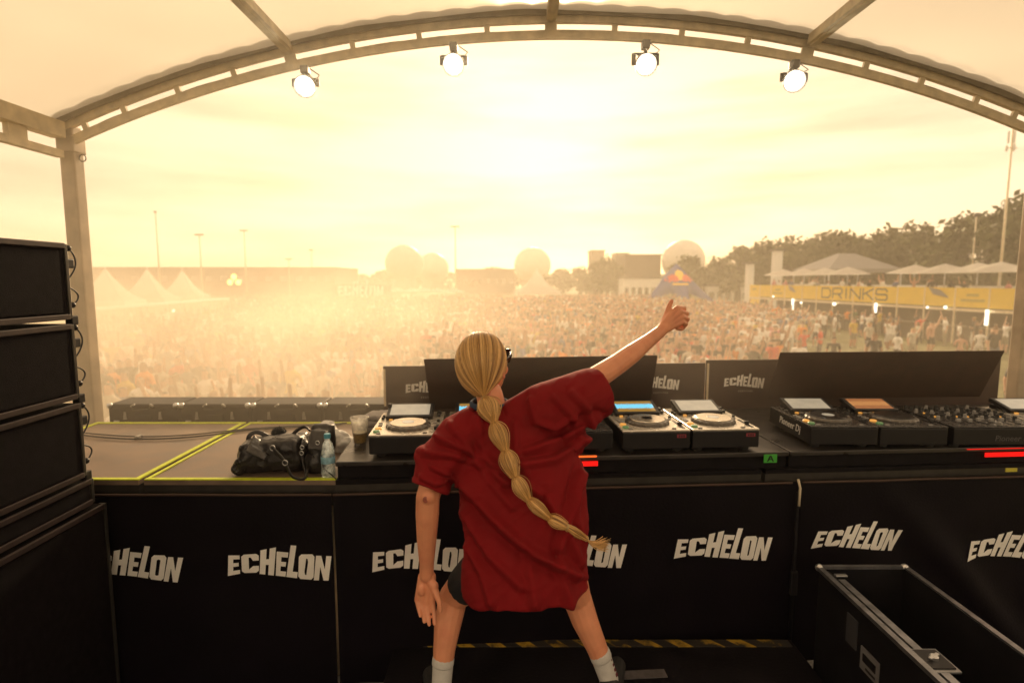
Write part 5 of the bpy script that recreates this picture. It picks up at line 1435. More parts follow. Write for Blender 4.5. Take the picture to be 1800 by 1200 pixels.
def seg_d(px, py, poly):
    best = 1e9; sgn = 1
    for (x0, y0), (x1, y1) in zip(poly[:-1], poly[1:]):
        dx, dy = x1 - x0, y1 - y0; L2 = dx * dx + dy * dy; t = max(0, min(1, ((px - x0) * dx + (py - y0) * dy) / L2))
        ex, ey = px - x0 - t * dx, py - y0 - t * dy; d = math.hypot(ex, ey)
        if d < best: best = d; sgn = 1 if dx * ey - dy * ex > 0 else -1
    return best, sgn
bm.normal_update()
for v in bm.verts:
    px, py = proj(v.co); n = v.normal.copy(); d = 0
    back = max(0.0, min(1.0, .5 - n.y * 1.4))
    if back > 0:
        for poly, amp, w in FOLDS:
            dist, sg = seg_d(px, py, poly)
            if dist < w * 3.5: d += amp * 1.6 * (math.exp(-(dist / (w * .62)) ** 1.3) - .7 * math.exp(-((dist - w * 1.35) / (w * .8)) ** 2) * (1 if sg > 0 else .3))
    d *= back
    rd = Vector((v.co.x * 7 + v.co.z * 7, v.co.y * 6, (v.co.z - v.co.x * .8) * 22)); d += .005 * noise.noise(v.co * 9) + .0045 * ((1 - abs(noise.noise(rd))) ** 5 - .3) * back
    if v.co.z < zh + .14: d += .010 * math.sin(v.co.x * 42 + 1.3 * math.sin(v.co.y * 20)) * (zh + .14 - v.co.z) / .14
    v.co += n * d
for _ in range(1): bmesh.ops.smooth_vert(bm, verts=list(bm.verts), factor=.35, use_axis_x=True, use_axis_y=True, use_axis_z=True)
bm.normal_update()
for f in bm.faces:
    px, py = proj(f.calc_center_median())
    f.material_index = 0
bm.edges.ensure_lookup_table(); seen = set(); hems = []
for e in bm.edges:
    if e.is_boundary and e.index not in seen:
        loop = [e.verts[0], e.verts[1]]; seen.add(e.index)
        while True:
            nx_ = [k for k in loop[-1].link_edges if k.is_boundary and k.index not in seen]
            if not nx_: break
            seen.add(nx_[0].index); loop.append(nx_[0].other_vert(loop[-1]))
        if len(loop) > 20: hems.append([v.co.copy() for v in loop])
shirt_world = BVHTree.FromBMesh(bm)
bm.to_mesh(shirt_me); bm.free()
M['patch'] = pm('dark_print', (.022, .008, .014), .95, spec=.1)
to_dj(shirt_me); so_ = link_mesh('t_shirt', shirt_me, [M['red'], M['patch']], dj)
sd_ = so_.modifiers.new('thickness', 'SOLIDIFY'); sd_.thickness = .0035; sd_.offset = 1
def hem_tube(pts, r, name, mat):
    mbx = MB(); mbx.tube(pts, r, 8); return mbx.build(name, mat, so_, local=False)
for hl in hems:                                      # stitched hem edges
    k = len(hl); sm_h = [(hl[(i - 2) % k] + hl[(i - 1) % k] + hl[i] + hl[(i + 1) % k] + hl[(i + 2) % k]) / 5 for i in range(k)]
    hem_tube(sm_h + sm_h[:1], .0042, 'stitched_hem', M['red'])
# collar rib
cr = MB(); cpts = []
for j in range(29):
    t = 2 * math.pi * j / 28
    a, c = PY(829, 714, 2.125), PY(892, 714, 2.125)
    cpts.append(Vector(((a.x + c.x) / 2 + (c.x - a.x) / 2 * math.cos(t), 2.125 + .062 * math.sin(t), a.z + .010 + .006 * math.sin(t))))
cr.tube(cpts, .0085, 8, flat=1.5); cr.build('collar', M['navy'], so_, local=False)

# ---- hair: combed back to a low tie, then a bubble braid
hair_m = bpy.data.materials.new('blonde_hair'); hair_m.use_nodes = True
_n, _l = hair_m.node_tree.nodes, hair_m.node_tree.links
_a = _n.new('ShaderNodeAttribute'); _a.attribute_name = 'strand'
_r = _n.new('ShaderNodeValToRGB'); _r.color_ramp.elements[0].color = (.23, .10, .030, 1); _r.color_ramp.elements[1].color = (.95, .62, .26, 1)
_e = _r.color_ramp.elements.new(.5); _e.color = (.58, .33, .105, 1)
_l.new(_a.outputs['Fac'], _r.inputs[0]); _l.new(_r.outputs[0], _n['Principled BSDF'].inputs['Base Color'])
_n['Principled BSDF'].inputs['Roughness'].default_value = .38; _n['Principled BSDF'].inputs['Specular IOR Level'].default_value = .6
hr = MB(); hv = []
def hadd(fn, val):
    k = len(hr.v); fn(); hv.extend([val] * (len(hr.v) - k))
rnd = random.Random(3)
HE = Vector((.0915, .1085, .1135)); HCen = Vector((0, -.012, .014))
HMi = HM.inverted()
Tw = PY(851, 699, 2.068)
Tl = HMi @ Tw - HCen; Tn = Vector((Tl.x / HE.x, Tl.y / HE.y, Tl.z / HE.z)); Tlen = Tn.length; Td = Tn.normalized()
def hairline(d): return d.y < .52 + .25 * max(0, d.z) - .9 * max(0, -.05 - d.z) and not (d.z < -.45 and d.y > -.25)
# base cap
cap_v, cap_f = [], []
nu, nv = 44, 30
grid = {}
for i in range(nv + 1):
    th = math.pi * i / nv
    for j in range(nu):
        ph = 2 * math.pi * j / nu; d = Vector((math.sin(th) * math.cos(ph), math.sin(th) * math.sin(ph), math.cos(th)))
        grid[(i, j)] = (d, len(cap_v)); cap_v.append(HM @ (Vector((d.x * HE.x, d.y * HE.y, d.z * HE.z)) * .985 + HCen))
for i in range(nv):
    for j in range(nu):
        q = [(i, j), (i + 1, j), (i + 1, (j + 1) % nu), (i, (j + 1) % nu)]
        if all(hairline(grid[k][0]) for k in q): cap_f.append([grid[k][1] for k in q])
hadd(lambda: hr.add(cap_v, cap_f, 0, True), .25)
def strand(d0, val, rad):
    ang = math.acos(max(-1, min(1, d0.dot(Td)))); pts = []
    if ang < .12: return
    ax = d0.cross(Td).normalized(); L = 13
    wob = rnd.uniform(-.05, .05)
    for k in range(L):
        f = k / (L - 1); d = Matrix.Rotation(ang * f, 3, ax) @ d0
        d = (Matrix.Rotation(wob * math.sin(math.pi * f), 3, Td) @ d)
        ext = 1.0 + .018 * math.sin(math.pi * min(1, f * 1.1)) + rnd.uniform(-.002, .004)
        ext = ext * (1 - f ** 5) + Tlen * .97 * f ** 5
        pts.append(HM @ (Vector((d.x * HE.x, d.y * HE.y, d.z * HE.z)) * ext + HCen))
    hadd(lambda: hr.tube(pts, [rad * .7] + [rad] * (L - 2) + [rad * .6], 4, caps=False), val)
cnt = 0
while cnt < 1000:
    d = Vector((rnd.gauss(0, 1), rnd.gauss(0, 1), rnd.gauss(0, 1))).normalized()
    if not hairline(d): continue
    # neighbouring strands share a tone so that locks read
    lock = noise.noise(Vector((math.atan2((d - Td * d.dot(Td)).dot(Vector((1, 0, 0))), (d - Td * d.dot(Td)).dot(Td.cross(Vector((1, 0, 0))))) * 7, 0, 2)))
    strand(d, max(0, min(1, .5 + .85 * lock + rnd.uniform(-.28, .28))), rnd.uniform(.0011, .0021)); cnt += 1
for _ in range(70):                                   # flyaways
    d = Vector((rnd.gauss(0, 1), rnd.gauss(0, 1), rnd.gauss(0, 1))).normalized()
    if not hairline(d): continue
    p = HM @ (Vector((d.x * HE.x, d.y * HE.y, d.z * HE.z)) + HCen); o_ = (p - HC).normalized(); tt = (Tw - p).normalized()
    e1, e2 = rnd.uniform(.006, .014), rnd.uniform(.004, .02)
    hadd(lambda: hr.tube([p, p + tt * .02 + o_ * e1, p + tt * .045 + o_ * (e1 + e2 * .5), p + tt * .07 + o_ * e2], .0004, 3, caps=False), .8)
# bubble braid lying on the back
ties = [(851, 699), (868, 742), (888, 792), (905, 838), (929, 878), (965, 910), (996, 925), (1030, 946)]
wpx = [37, 29, 24, 23, 21, 17, 12]
def on_back(px, py, lift):
    d = ray(px, py).normalized(); hit = shirt_world.ray_cast(camo.location, d)
    if hit[0] is None: return PY(px, py, 1.90)
    return hit[0] - d * lift
tw = [Tw] + [on_back(px, py, .012) for px, py in ties[1:]]
def strands_between(a, c, wid, nstr, bulge_dir, seed, flare=None):
    rr = random.Random(seed); ax = (c - a).normalized(); L = (c - a).length
    u = ax.orthogonal().normalized(); w = ax.cross(u)
    view = (camo.location - (a + c) / 2).normalized()
    NP = 11; tr_ = min(.011, wid * .31)
    def prof(f): return tr_ + (wid / 2 - tr_) * (math.sin(math.pi * f ** .78) ** 1.1)
    base = [a + (c - a) * (k / (NP - 1)) + view * .010 * math.sin(math.pi * k / (NP - 1)) for k in range(NP)]
    hadd(lambda: hr.tube(base, [prof(k / (NP - 1)) * .93 for k in range(NP)], 16), .35)
    for s in range(nstr):
        an = rr.uniform(0, 6.283); dev = rr.uniform(-.5, .5); pts = []; ex = 1 + rr.uniform(-.02, .05) + (.45 * rr.random() if rr.random() < .09 else 0)
        for k in range(NP):
            f = k / (NP - 1); aa = an + dev * math.sin(math.pi * f) * .5
            pts.append(base[k] + (u * math.cos(aa) + w * math.sin(aa)) * prof(f) * ex)
        val = max(0, min(1, .55 + .8 * noise.noise(Vector((an * 2.6, seed, 0))) + rr.uniform(-.28, .28)))
        hadd(lambda: hr.tube(pts, rr.uniform(.0009, .0016), 4, caps=False), val)
for i in range(7):
    a, c = tw[i], tw[i + 1]; pxm = 470.0
    strands_between(a, c, wpx[i] / pxm, 150 - i * 10, None, i + 1)
# loose tuft at the end
rr = random.Random(9); a = tw[-1]; tip = on_back(1030, 946, .03) + (PY(1070, 957, 1.88) - PY(1030, 946, 1.88))
view = (camo.location - a).normalized(); ax = (tip - a); sdv = ax.cross(view).normalized()
for s in range(130):
    sp = rr.gauss(0, .011); ln = rr.uniform(.7, 1.08); dp = rr.gauss(0, .006)
    pts = [a + ax * ln * f + sdv * (sp * f ** 1.3 + .012 * math.sin(f * 3)) + view * (dp * f + .01 * f) for f in np.linspace(0, 1, 7)]
    hadd(lambda: hr.tube(pts, [.0016, .0016, .0015, .0014, .0012, .0009, .0004], 4, caps=False), max(0, min(1, .65 + rr.uniform(-.3, .3))))
me = hr.mesh('hair', dj)
at = me.attributes.new('strand', 'FLOAT', 'POINT'); at.data.foreach_set('value', np.array(hv, np.float32))
hair = link_mesh('hair', me, hair_m, dj)
for i, p in enumerate(tw):
    ax = ((tw[min(i + 1, 7)] - tw[max(i - 1, 0)])).normalized(); mbx = MB(); mbx.tube([p - ax * .0045, p - ax * .003, p + ax * .003, p + ax * .0045], [.0085, .0108, .0108, .0085] if i else [.010, .0125, .0125, .010], 14)
    mbx.build('hair_tie', pm('clear_hair_tie', (.55, .40, .20), .3), hair, local=False)
# ---- sunglasses
sg_ = thing('sunglasses', 'dark angular sunglasses worn by the blonde performer', 'sunglasses', hp(0, .1, .01)); 
M['glass_dk'] = pm('tinted_lens', (.03, .02, .018), .08, spec=.9); M['frame_blk'] = pm('glossy_frame', (.015, .013, .013), .2)
for s in (-1, 1):
    mb = MB(); fr = [(.012, .022), (.070, .030), (.074, .006), (.060, -.022), (.022, -.022)]
    def fz(u, v, w, s=s): return hp(s * u, .112 - .35 * max(0, u - .03) + w, .008 + v)
    mb.prism([(u, v) for u, v in fr], fz, .004); ln = mb.build('lens', M['glass_dk'], sg_, local=False, fixn=True)
    mb = MB(); loop = [fz(u, v, .002) for u, v in fr + fr[:1]]; mb.tube(loop, .0032, 6); mb.build('rim', M['frame_blk'], ln, local=False)
    mb = MB(); mb.tube([fz(.072, .022, 0), hp(s * .086, .06, .026), hp(s * .090, .0, .016), hp(s * .088, -.02, -.004)], [.0045, .004, .003, .0025], 8, flat=.6); mb.build('temple', M['frame_blk'], sg_, local=False)
mb = MB(); mb.tube([hp(-.012, .112, .022), hp(0, .118, .024), hp(.012, .112, .022)], .003, 6); mb.build('bridge', M['frame_blk'], sg_, local=False)

# ================================================================== SPEAKER STACK ON THE LEFT
edge = [(111, 424), (124, 566), (136, 705), (149, 842), (172, 884)]
X0 = -1.80
pts = [PX(px, py, X0) for px, py in edge]
names = ['topmost black line-array speaker of the stack at the left edge', 'second black line-array speaker from the top at the left edge', 'third black line-array speaker from the top at the left edge', 'slim lowest black speaker above the big one at the left edge']
def lanyard(mb, a, b, drop):
    m = (a + b) / 2 + Vector((0.0, drop, (a - b).length * .05))
    pp_ = [a * (1 - t) ** 2 + m * 2 * t * (1 - t) + b * t * t for t in np.linspace(0, 1, 14)]
    mb.tube(pp_, .0032, 6)
def cabinet(label, z0, z1, yf, x1, wx=.9, dy=.75, hw=True, name='line_array_speaker'):
    t = thing(name, label, 'speaker', (x1 - wx / 2, yf - dy / 2, z0), 0, 'stacked black speakers')
    h = z1 - z0; c = Vector((x1 - wx / 2, yf - dy / 2, (z0 + z1) / 2))
    mb = MB(); mb.box(c, (wx, dy, h - .012), bev=.010); mb.build('cabinet', M['speaker'], t, local=False)
    for z in (z0 + .018, z1 - .018):
        mb = MB(); mb.box((x1 + .003, yf - dy / 2, z), (.012, dy - .01, .022), bev=.003); mb.build('edge_rail', M['rail'], t, local=False)
    mb = MB(); mb.box((x1 + .0015, yf - dy / 2 - .005, (z0 + z1) / 2), (.006, dy - .06, h - .075)); mb.build('side_cover', M['speaker'], t, local=False)
    mb = MB(); mb.box((x1 - .012, yf + .006, (z0 + z1) / 2), (.03, .016, h - .02), bev=.003); mb.build('rigging_bar', M['darkmetal'], t, local=False)
    if hw:
        for k, zf in enumerate((.92, .20)):
            z = z0 + h * zf
            mb = MB(); mb.ell((x1 - .012, yf + .034, z), (.013, .013, .013), 12, 8); mb.tube([(x1 - .012, yf + .012, z), (x1 - .012, yf + .03, z)], .005, 8); pk = mb.build('pin_knob', M['black'], t, local=False)
            mb = MB(); a = Vector((x1 - .012, yf + .038, z)); b_ = Vector((x1 - .012, yf + .016, z - (.13 if k == 0 else -.075))); lanyard(mb, a, b_, .085); mb.build('lanyard', M['cable'], pk, local=False)
            mb = MB(); mb.box((x1 - .014, yf + .028, z - .062), (.03, .036, .038), bev=.005); mb.build('latch_block', M['black'], t, local=False)
    return t
M['rail'] = pm('worn_black_rail', (.035, .022, .022), .45, metal=.2, var=.3, scale=25)
for i in range(4):
    cabinet(names[i], pts[i + 1].z + .004, pts[i].z, (pts[i].y + pts[i + 1].y) / 2, X0 - .0, hw=(i < 3))
cabinet('big black bass speaker at the bottom of the stack at the left edge', SZ, pts[4].z, pts[4].y + .02, X0 + .01, 1.0, .95, False, 'bass_speaker')

# ================================================================== ROAD CASES BEHIND THE LEFT DECKS
def road_case(label, px0, px1):
    a, b_ = PY(px0, 745, 3.66), PY(px1, 745, 3.66); zt = PY(400, 709, 3.66).z; w = b_.x - a.x - .006; h = zt - SZ
    t = thing('road_case', label, 'flight case', ((a.x + b_.x) / 2, 3.78, SZ), 0, 'row of road cases behind the decks')
    mb = MB(); mb.box((0, 0, h / 2 + .03), (w - .01, .23, h - .10), bev=.004); mb.build('body', M['case'], t)
    mb = MB(); mb.box((0, 0, h - .022), (w - .004, .24, .036), bev=.012); lid = mb.build('lid', M['case'], t)
    for sx in (-1, 1):
        mb = MB(); mb.ell((sx * (w / 2 - .014), -0.115, h - .014), (.019, .019, .019), 12, 8); mb.build('ball_corner', M['alu'], t)
        mb = MB(); mb.prism([(sx * .115 - .012, h - .105), (sx * .115 + .012, h - .105), (sx * .115 + .006, h - .055), (sx * .115 - .006, h - .055)], lambda u, v, w_: Vector((u, -0.122 - w_, v)), .006); mb.build('bumper_strip', M['dull_alu'], t, fixn=True)
        mb = MB(); mb.box((sx * .062, -0.121, h - .012), (.03, .014, .012), Matrix.Rotation(sx * .5, 3, 'Y'), bev=.003); mb.build('handle_end', M['dull_alu'], lid)
    mb = MB(); mb.tube([(-.06, -0.129, h - .014), (-.052, -0.140, h - .036), (.052, -0.140, h - .036), (.06, -0.129, h - .014)], .006, 8); mb.build('handle_bar', M['rubber'], lid)
    mb = MB(); mb.box((-w / 2 + .055, -0.121, h - .118), (.034, .010, .010), bev=.002); mb.build('latch', M['alu'], t)
    mb = MB(); mb.box((0, -0.119, h - .10), (.11, .008, .05), bev=.003); mb.build('recess_plate', M['black'], t)
    mb = MB(); mb.box((0, -0.123, SZ * 0 + .10), (w * .8, .004, .02)); mb.build('skirt_strip', M['dull_alu'], t)
    for sx in (-1, 1):
        for sy in (-1, 1):
            mb = MB(); mb.lathe([(.03, -.012), (.03, .012)], 16, (sx * (w / 2 - .06), sy * .07, .03), Matrix.Rotation(math.pi / 2, 3, 'Y')); mb.build('castor', M['rubber'], t)
    return t
M['dull_alu'] = pm('dull_aluminium', (.34, .32, .30), .5, metal=.8, var=.2, scale=30)
for (a, b_, l) in ((190, 315, 'leftmost low black road case behind the taped decks'), (316, 441, 'second black road case from the left behind the taped decks'), (442, 567, 'third black road case from the left, behind the leather bag'), (568, 692, 'rightmost black road case, behind the beer cup')): road_case(l, a, b_)

# ================================================================== OPEN FLIGHT CASE, LOWER RIGHT
yb = 2.40; A_ = PY(1440, 997, yb); B_ = PY(1590, 997, yb); zt = A_.z; x0, x1 = A_.x, B_.x; y0 = 1.0
fc = thing('open_flight_case', 'open black flight case with bright metal edges at the lower right', 'flight case', ((x0 + x1) / 2, (y0 + yb) / 2, SZ))
h = zt - SZ - .10; zm = SZ + .10 + h / 2
for nm, c, s in (('side_wall', (x0 + .006, (y0 + yb) / 2, zm), (.012, yb - y0, h)), ('side_wall', (x1 - .006, (y0 + yb) / 2, zm), (.012, yb - y0, h)), ('end_wall', ((x0 + x1) / 2, yb - .006, zm - .001), (x1 - x0 - .026, .012, h - .004)), ('end_wall', ((x0 + x1) / 2, y0 + .006, zm - .001), (x1 - x0 - .026, .012, h - .004)), ('base_board', ((x0 + x1) / 2, (y0 + yb) / 2, SZ + .112), (x1 - x0 - .03, yb - y0 - .03, .016))):
    mb = MB(); mb.box(c, s); mb.build(nm, M['case'], fc, local=False)
M['edge_alu'] = pm('scuffed_aluminium_edge', (.30, .30, .32), .38, metal=.9, var=.3, scale=22)
def rim(a, b_, w, hh, dx=0, dz=0):
    mb = MB(); mb.bar(Vector(a) + Vector((dx, 0, dz)), Vector(b_) + Vector((dx, 0, dz)), w, hh); mb.build('edge_extrusion', M['edge_alu'], fc, local=False)
rim((x0 - .002, y0, zt), (x0 - .002, yb, zt), .022, .016); rim((x0 + .042, y0, zt - .006), (x0 + .042, yb - .10, zt - .006), .028, .012)
rim((x1 + .002, y0, zt), (x1 + .002, yb, zt), .022, .016); rim((x0 + .014, yb, zt + .001), (x1 - .014, yb, zt + .001), .018, .016)
mb = MB(); mb.box((x0 + .022, (y0 + yb) / 2, zt - .016), (.03, yb - y0 - .02, .012)); mb.build('tongue_groove', M['black'], fc, local=False)
for x in (x0, x1):
    mb = MB(); mb.ell((x, yb, zt), (.017, .017, .017), 12, 8); mb.build('ball_corner', M['alu'], fc, local=False)
lt = Vector((x0 + .05, 1.78, zt - .002)); mb = MB(); mb.box(lt, (.10, .12, .010), bev=.004); lp = mb.build('butterfly_latch', M['edge_alu'], fc, local=False)
mb = MB(); mb.box(lt + Vector((0, 0, .006)), (.078, .095, .006)); mb.build('latch_dish', M['black'], lp, local=False)
mb = MB(); mb.lathe([(.014, 0), (.014, .012), (.01, .016)], 14, lt + Vector((0, 0, .006))); mb.box(lt + Vector((0, 0, .018)), (.05, .012, .006), Matrix.Rotation(.5, 3, 'Z'), bev=.002); mb.build('latch_key', M['alu'], lp, local=False)
mb = MB(); mb.box((x0 + .055, yb - .07, zt + .001), (.05, .02, .008), bev=.002); mb.build('hinge_stay', M['alu'], fc, local=False)
for yy, zz, ww, hh, mt in ((2.02, -.19, .11, .09, 'white'), (2.14, -.13, .07, .12, 'black')):
    mb = MB(); mb.box((x0 - .002, yy, zt + zz), (.004, ww, hh)); lb = mb.build('paper_label' if mt == 'white' else 'sticker_patch', pm('dim_label', (.16, .155, .16) if mt == 'white' else (.04, .04, .045), .6), fc, local=False)
    if mt == 'white':
        mb = MB(); mb.box((x0 - .005, yy, zt + zz + .008), (.002, ww * .7, hh * .35)); mb.box((x0 - .005, yy - .01, zt + zz - .028), (.002, ww * .5, .008)); mb.build('label_print', M['black'], lb, local=False)
mb = MB(); mb.box(((x0 + x1) / 2, yb + .001, zm), (x1 - x0 - .1, .006, .05)); mb.build('handle_plate', M['edge_alu'], fc, local=False)
for x in (x0 + .06, x1 - .06):
    for y in (y0 + .1, yb - .1):
        mb = MB(); mb.lathe([(.048, -.016), (.048, .016)], 18, (x, y, SZ + .049), Matrix.Rotation(math.pi / 2, 3, 'Y')); mb.build('castor', M['rubber'], fc, local=False)

# ================================================================== LAMPS ON THE ARCH
M['par_lens'] = emis('par_lamp_glow', (1.0, .90, .70), 26)
def par_can(label, px, py_lens, pxa, tilt, rz):
    th = math.asin(((pxa - 900) / 1000 * (AY * _c - .8 * _s) - AC) / 8.1)
    top = arc(8.10, th, AY + .012); L = PY(px, py_lens, AY - .02)
    t = thing('stage_lamp', label, 'lamp', top, 0, 'lit lamps hanging on the arch')
    mb = MB(); mb.box(top + Vector((0, 0, -.02)), (.05, .06, .05), bev=.008); mb.tube([top + Vector((0, 0, -.03)), top + Vector((0, 0, -.075))], .012, 8); mb.build('clamp', M['darkmetal'], t, local=False)
    cx = Vector((top.x, AY + .012, top.z - .075)); w = .075
    body = Vector((cx.x, AY + .012, L.z + .01))
    mb = MB(); mb.bar(cx + Vector((-w, 0, 0)), cx + Vector((w, 0, 0)), .026, .008)
    for s in (-1, 1): mb.bar(cx + Vector((s * w, 0, .004)), Vector((cx.x + s * w, AY + .012, body.z - .01)), .026, .008, up=(0, 1, 0))
    mb.build('yoke', M['darkmetal'], t, local=False)
    Rm_ = Matrix.Rotation(rz, 3, 'Z') @ Matrix.Rotation(math.pi / 2 + tilt, 3, 'X')
    mb = MB(); mb.lathe([(.045, -.07), (.062, -.05), (.066, .02), (.068, .075), (.064, .075), (.050, .06)], 24, body, Rm_); cn = mb.build('housing', M['darkmetal'], t, local=False)
    mb = MB(); mb.lathe([(.050, .062), (.03, .068), (.001, .070)], 24, body, Rm_, caps=False); mb.build('lens', M['par_lens'], cn, local=False)
    mb = MB(); mb.tube([top + Vector((.03, 0, -.01)), top + Vector((.09, .0, -.05)), body + Vector((.05, .05, .05))], .004, 6); mb.build('power_cable', M['cable'], t, local=False)
par_can('lit lamp hanging at the left third of the arch', 547, 150, 541, R(24), R(12))
par_can('lit lamp left of the arch crown, washed out by the sky', 800, 112, 799, R(24), R(3))
par_can('lit lamp right of the arch crown, washed out by the sky', 1131, 112, 1131, R(24), R(-6))
par_can('lit lamp hanging at the right third of the arch, turned to the centre', 1384, 141, 1390, R(22), R(-20))
# cable garland on the lower chord
mb = MB(); cp = []
for i in range(160):
    th = TH0 + .02 + (TH1 - TH0 - .04) * i / 159; cp.append(arc(8.158 + .010 * noise.noise(Vector((i * .13, 1, 0))), th, AY + .036))
mb.tube(cp, .008, 6); tag(mb.build('power_cable', M['cable']), 'dark power cable running along the ladder arch', 'cable')

# ================================================================== SMALL THINGS ON THE BOOTH
rnd = random.Random(21)
# leather bag
fb = PZ(470, 842, PZT); bc = Vector((PZ(472, 842, PZT).x, 2.655, PZT))
bag = thing('leather_bag', 'slouchy black leather bag with straps lying on the taped deck', 'bag', bc)
def sculpt(mbx, vox, it, amp, freq, seed, zmin):
    me = remesh(mbx, vox, it); me.update()
    no_ = [v.normal.copy() for v in me.vertices]
    for v, n in zip(me.vertices, no_):
        p = v.co * freq + Vector((seed, 0, 0))
        v.co += n * amp * (1 - 2 * abs(noise.noise(p)) + .5 * noise.noise(p * 2.3))
        if v.co.z < zmin: v.co.z = zmin
    return me
mb = MB(); mb.box(bc + Vector((-.02, 0, .085)), (.30, .18, .15), Matrix.Rotation(R(-6), 3, 'Y'), bev=.05); mb.ell(bc + Vector((-.13, -.01, .07)), (.06, .09, .08)); mb.ell(bc + Vector((.07, .0, .075)), (.09, .085, .085)); mb.box(bc + Vector((-.16, -.02, .04)), (.05, .16, .07), Matrix.Rotation(R(25), 3, 'Y'), bev=.015)
me = sculpt(mb, .006, 4, .006, 16, 3, PZT + .002); me.transform(ROOTM[bag.name].inverted()); link_mesh('body', me, M['leather'], bag)
def sheet(name, pts4, bulge, mat, parent, n=10, seed=1, th=.004):
    a, b_, c, d = [Vector(p) for p in pts4]; nrm = (b_ - a).cross(d - a).normalized(); mbx = MB(); vs = []
    for i in range(n + 1):
        for j in range(n + 1):
            u, v = i / n, j / n; p = a * (1 - u) * (1 - v) + b_ * u * (1 - v) + c * u * v + d * (1 - u) * v
            vs.append(p + nrm * (bulge * math.sin(math.pi * u) * math.sin(math.pi * v) + .004 * noise.noise(Vector((u * 5, v * 5, seed)))))
    mbx.add(vs, [(i * (n + 1) + j, (i + 1) * (n + 1) + j, (i + 1) * (n + 1) + j + 1, i * (n + 1) + j + 1) for i in range(n) for j in range(n)], 0, True)
    o = mbx.build(name, mat, parent, local=False); s_ = o.modifiers.new('th', 'SOLIDIFY'); s_.thickness = th; return o
M['leather_lt'] = pm('worn_leather', (.035, .031, .030), .30, var=.3, scale=12, bump=.3, bscale=50, rvar=.08)
fl_ = sheet('flap', [PY(432, 792, 2.525), PY(466, 808, 2.52), PY(481, 790, 2.60), PY(446, 764, 2.62)], .008, M['leather_lt'], bag)
def strap(name, pp_, r, parent, mat=None, flat=2.2):
    q = [Vector(p) for p in pp_]; out = []
    for i in range(len(q) - 1):
        p0, p1, p2, p3 = q[max(i - 1, 0)], q[i], q[i + 1], q[min(i + 2, len(q) - 1)]
        for k in range(6):
            t = k / 6; out.append(.5 * ((2 * p1) + (p2 - p0) * t + (2 * p0 - 5 * p1 + 4 * p2 - p3) * t * t + (3 * p1 - p0 - 3 * p2 + p3) * t ** 3))
    out.append(q[-1]); mbx = MB(); mbx.tube(out, r, 8, flat=flat); return mbx.build(name, mat or M['leather'], parent, local=False)
strap('shoulder_strap', [PY(478, 786, 2.55), PY(497, 806, 2.50), PY(505, 822, 2.49), PY(515, 838, 2.49), PY(535, 841, 2.495), PY(541, 825, 2.52)], .0045, bag)
strap('carry_handle', [PY(436, 782, 2.66), PY(438, 766, 2.66), PY(452, 759, 2.68), PY(472, 768, 2.68), PY(480, 780, 2.66)], .005, bag)
for px, py, y in ((501, 813, 2.485), (479, 787, 2.54)):
    p = PY(px, py, y); mb = MB(); mb.tube([p + Vector((.012 * math.cos(t), 0, .012 * math.sin(t))) for t in np.linspace(0, 6.283, 15)], .0022, 6, caps=False); mb.build('metal_ring', M['alu'], bag, local=False)
mb = MB(); mb.tube([PY(425, 790, 2.60), PY(422, 815, 2.58), PY(418, 836, 2.57)], .003, 6); mb.build('zipper', M['dull_alu'], bag, local=False)
pc = PY(490, 763, 2.72); mb = MB()
mb.ell(pc, (.034, .034, .034), 18, 12)
for _ in range(260):
    d = Vector((rnd.gauss(0, 1), rnd.gauss(0, 1), rnd.gauss(0, 1))).normalized(); mb.tube([pc + d * .030, pc + d * rnd.uniform(.037, .043)], [.003, .0006], 4, caps=False)
mb.build('pompom', M['rubber'], bag, local=False)
# upright pouch
pb = PZ(548, 842, PZT); pc = Vector((PZ(549, 843, PZT).x, 2.60, PZT))
po = thing('leather_pouch', 'upright black leather pouch with buckles beside the water bottle', 'bag', pc)
mb = MB(); mb.box(pc + Vector((-.005, .03, .10)), (.085, .10, .20), Matrix.Rotation(R(4), 3, 'Y'), bev=.025); mb.ell(pc + Vector((-.02, .02, .05)), (.06, .06, .06)); mb.box(pc + Vector((.0, .08, .15)), (.11, .05, .13), bev=.02)
me = sculpt(mb, .006, 4, .004, 18, 7, PZT + .002); me.transform(ROOTM[po.name].inverted()); link_mesh('body', me, M['leather'], po)
sheet('flap', [PY(540, 790, 2.545), PY(568, 791, 2.545), PY(572, 757, 2.60), PY(547, 755, 2.60)], .006, M['leather_lt'], po, seed=4)
strap('strap', [PY(533, 772, 2.62), PY(530, 790, 2.56), PY(533, 815, 2.54), PY(540, 838, 2.53)], .005, po)
strap('cord', [PY(505, 775, 2.66), PY(520, 758, 2.68), PY(535, 750, 2.68), PY(545, 757, 2.66)], .004, po)
for px, py, y in ((531, 786, 2.545), (530, 796, 2.54), (558, 778, 2.53)):
    p = PY(px, py, y); mb = MB(); mb.tube([p + Vector((.009 * math.cos(t), 0, .009 * math.sin(t))) for t in np.linspace(0, 6.283, 13)], .002, 6, caps=False); mb.build('buckle', M['alu'], po, local=False)
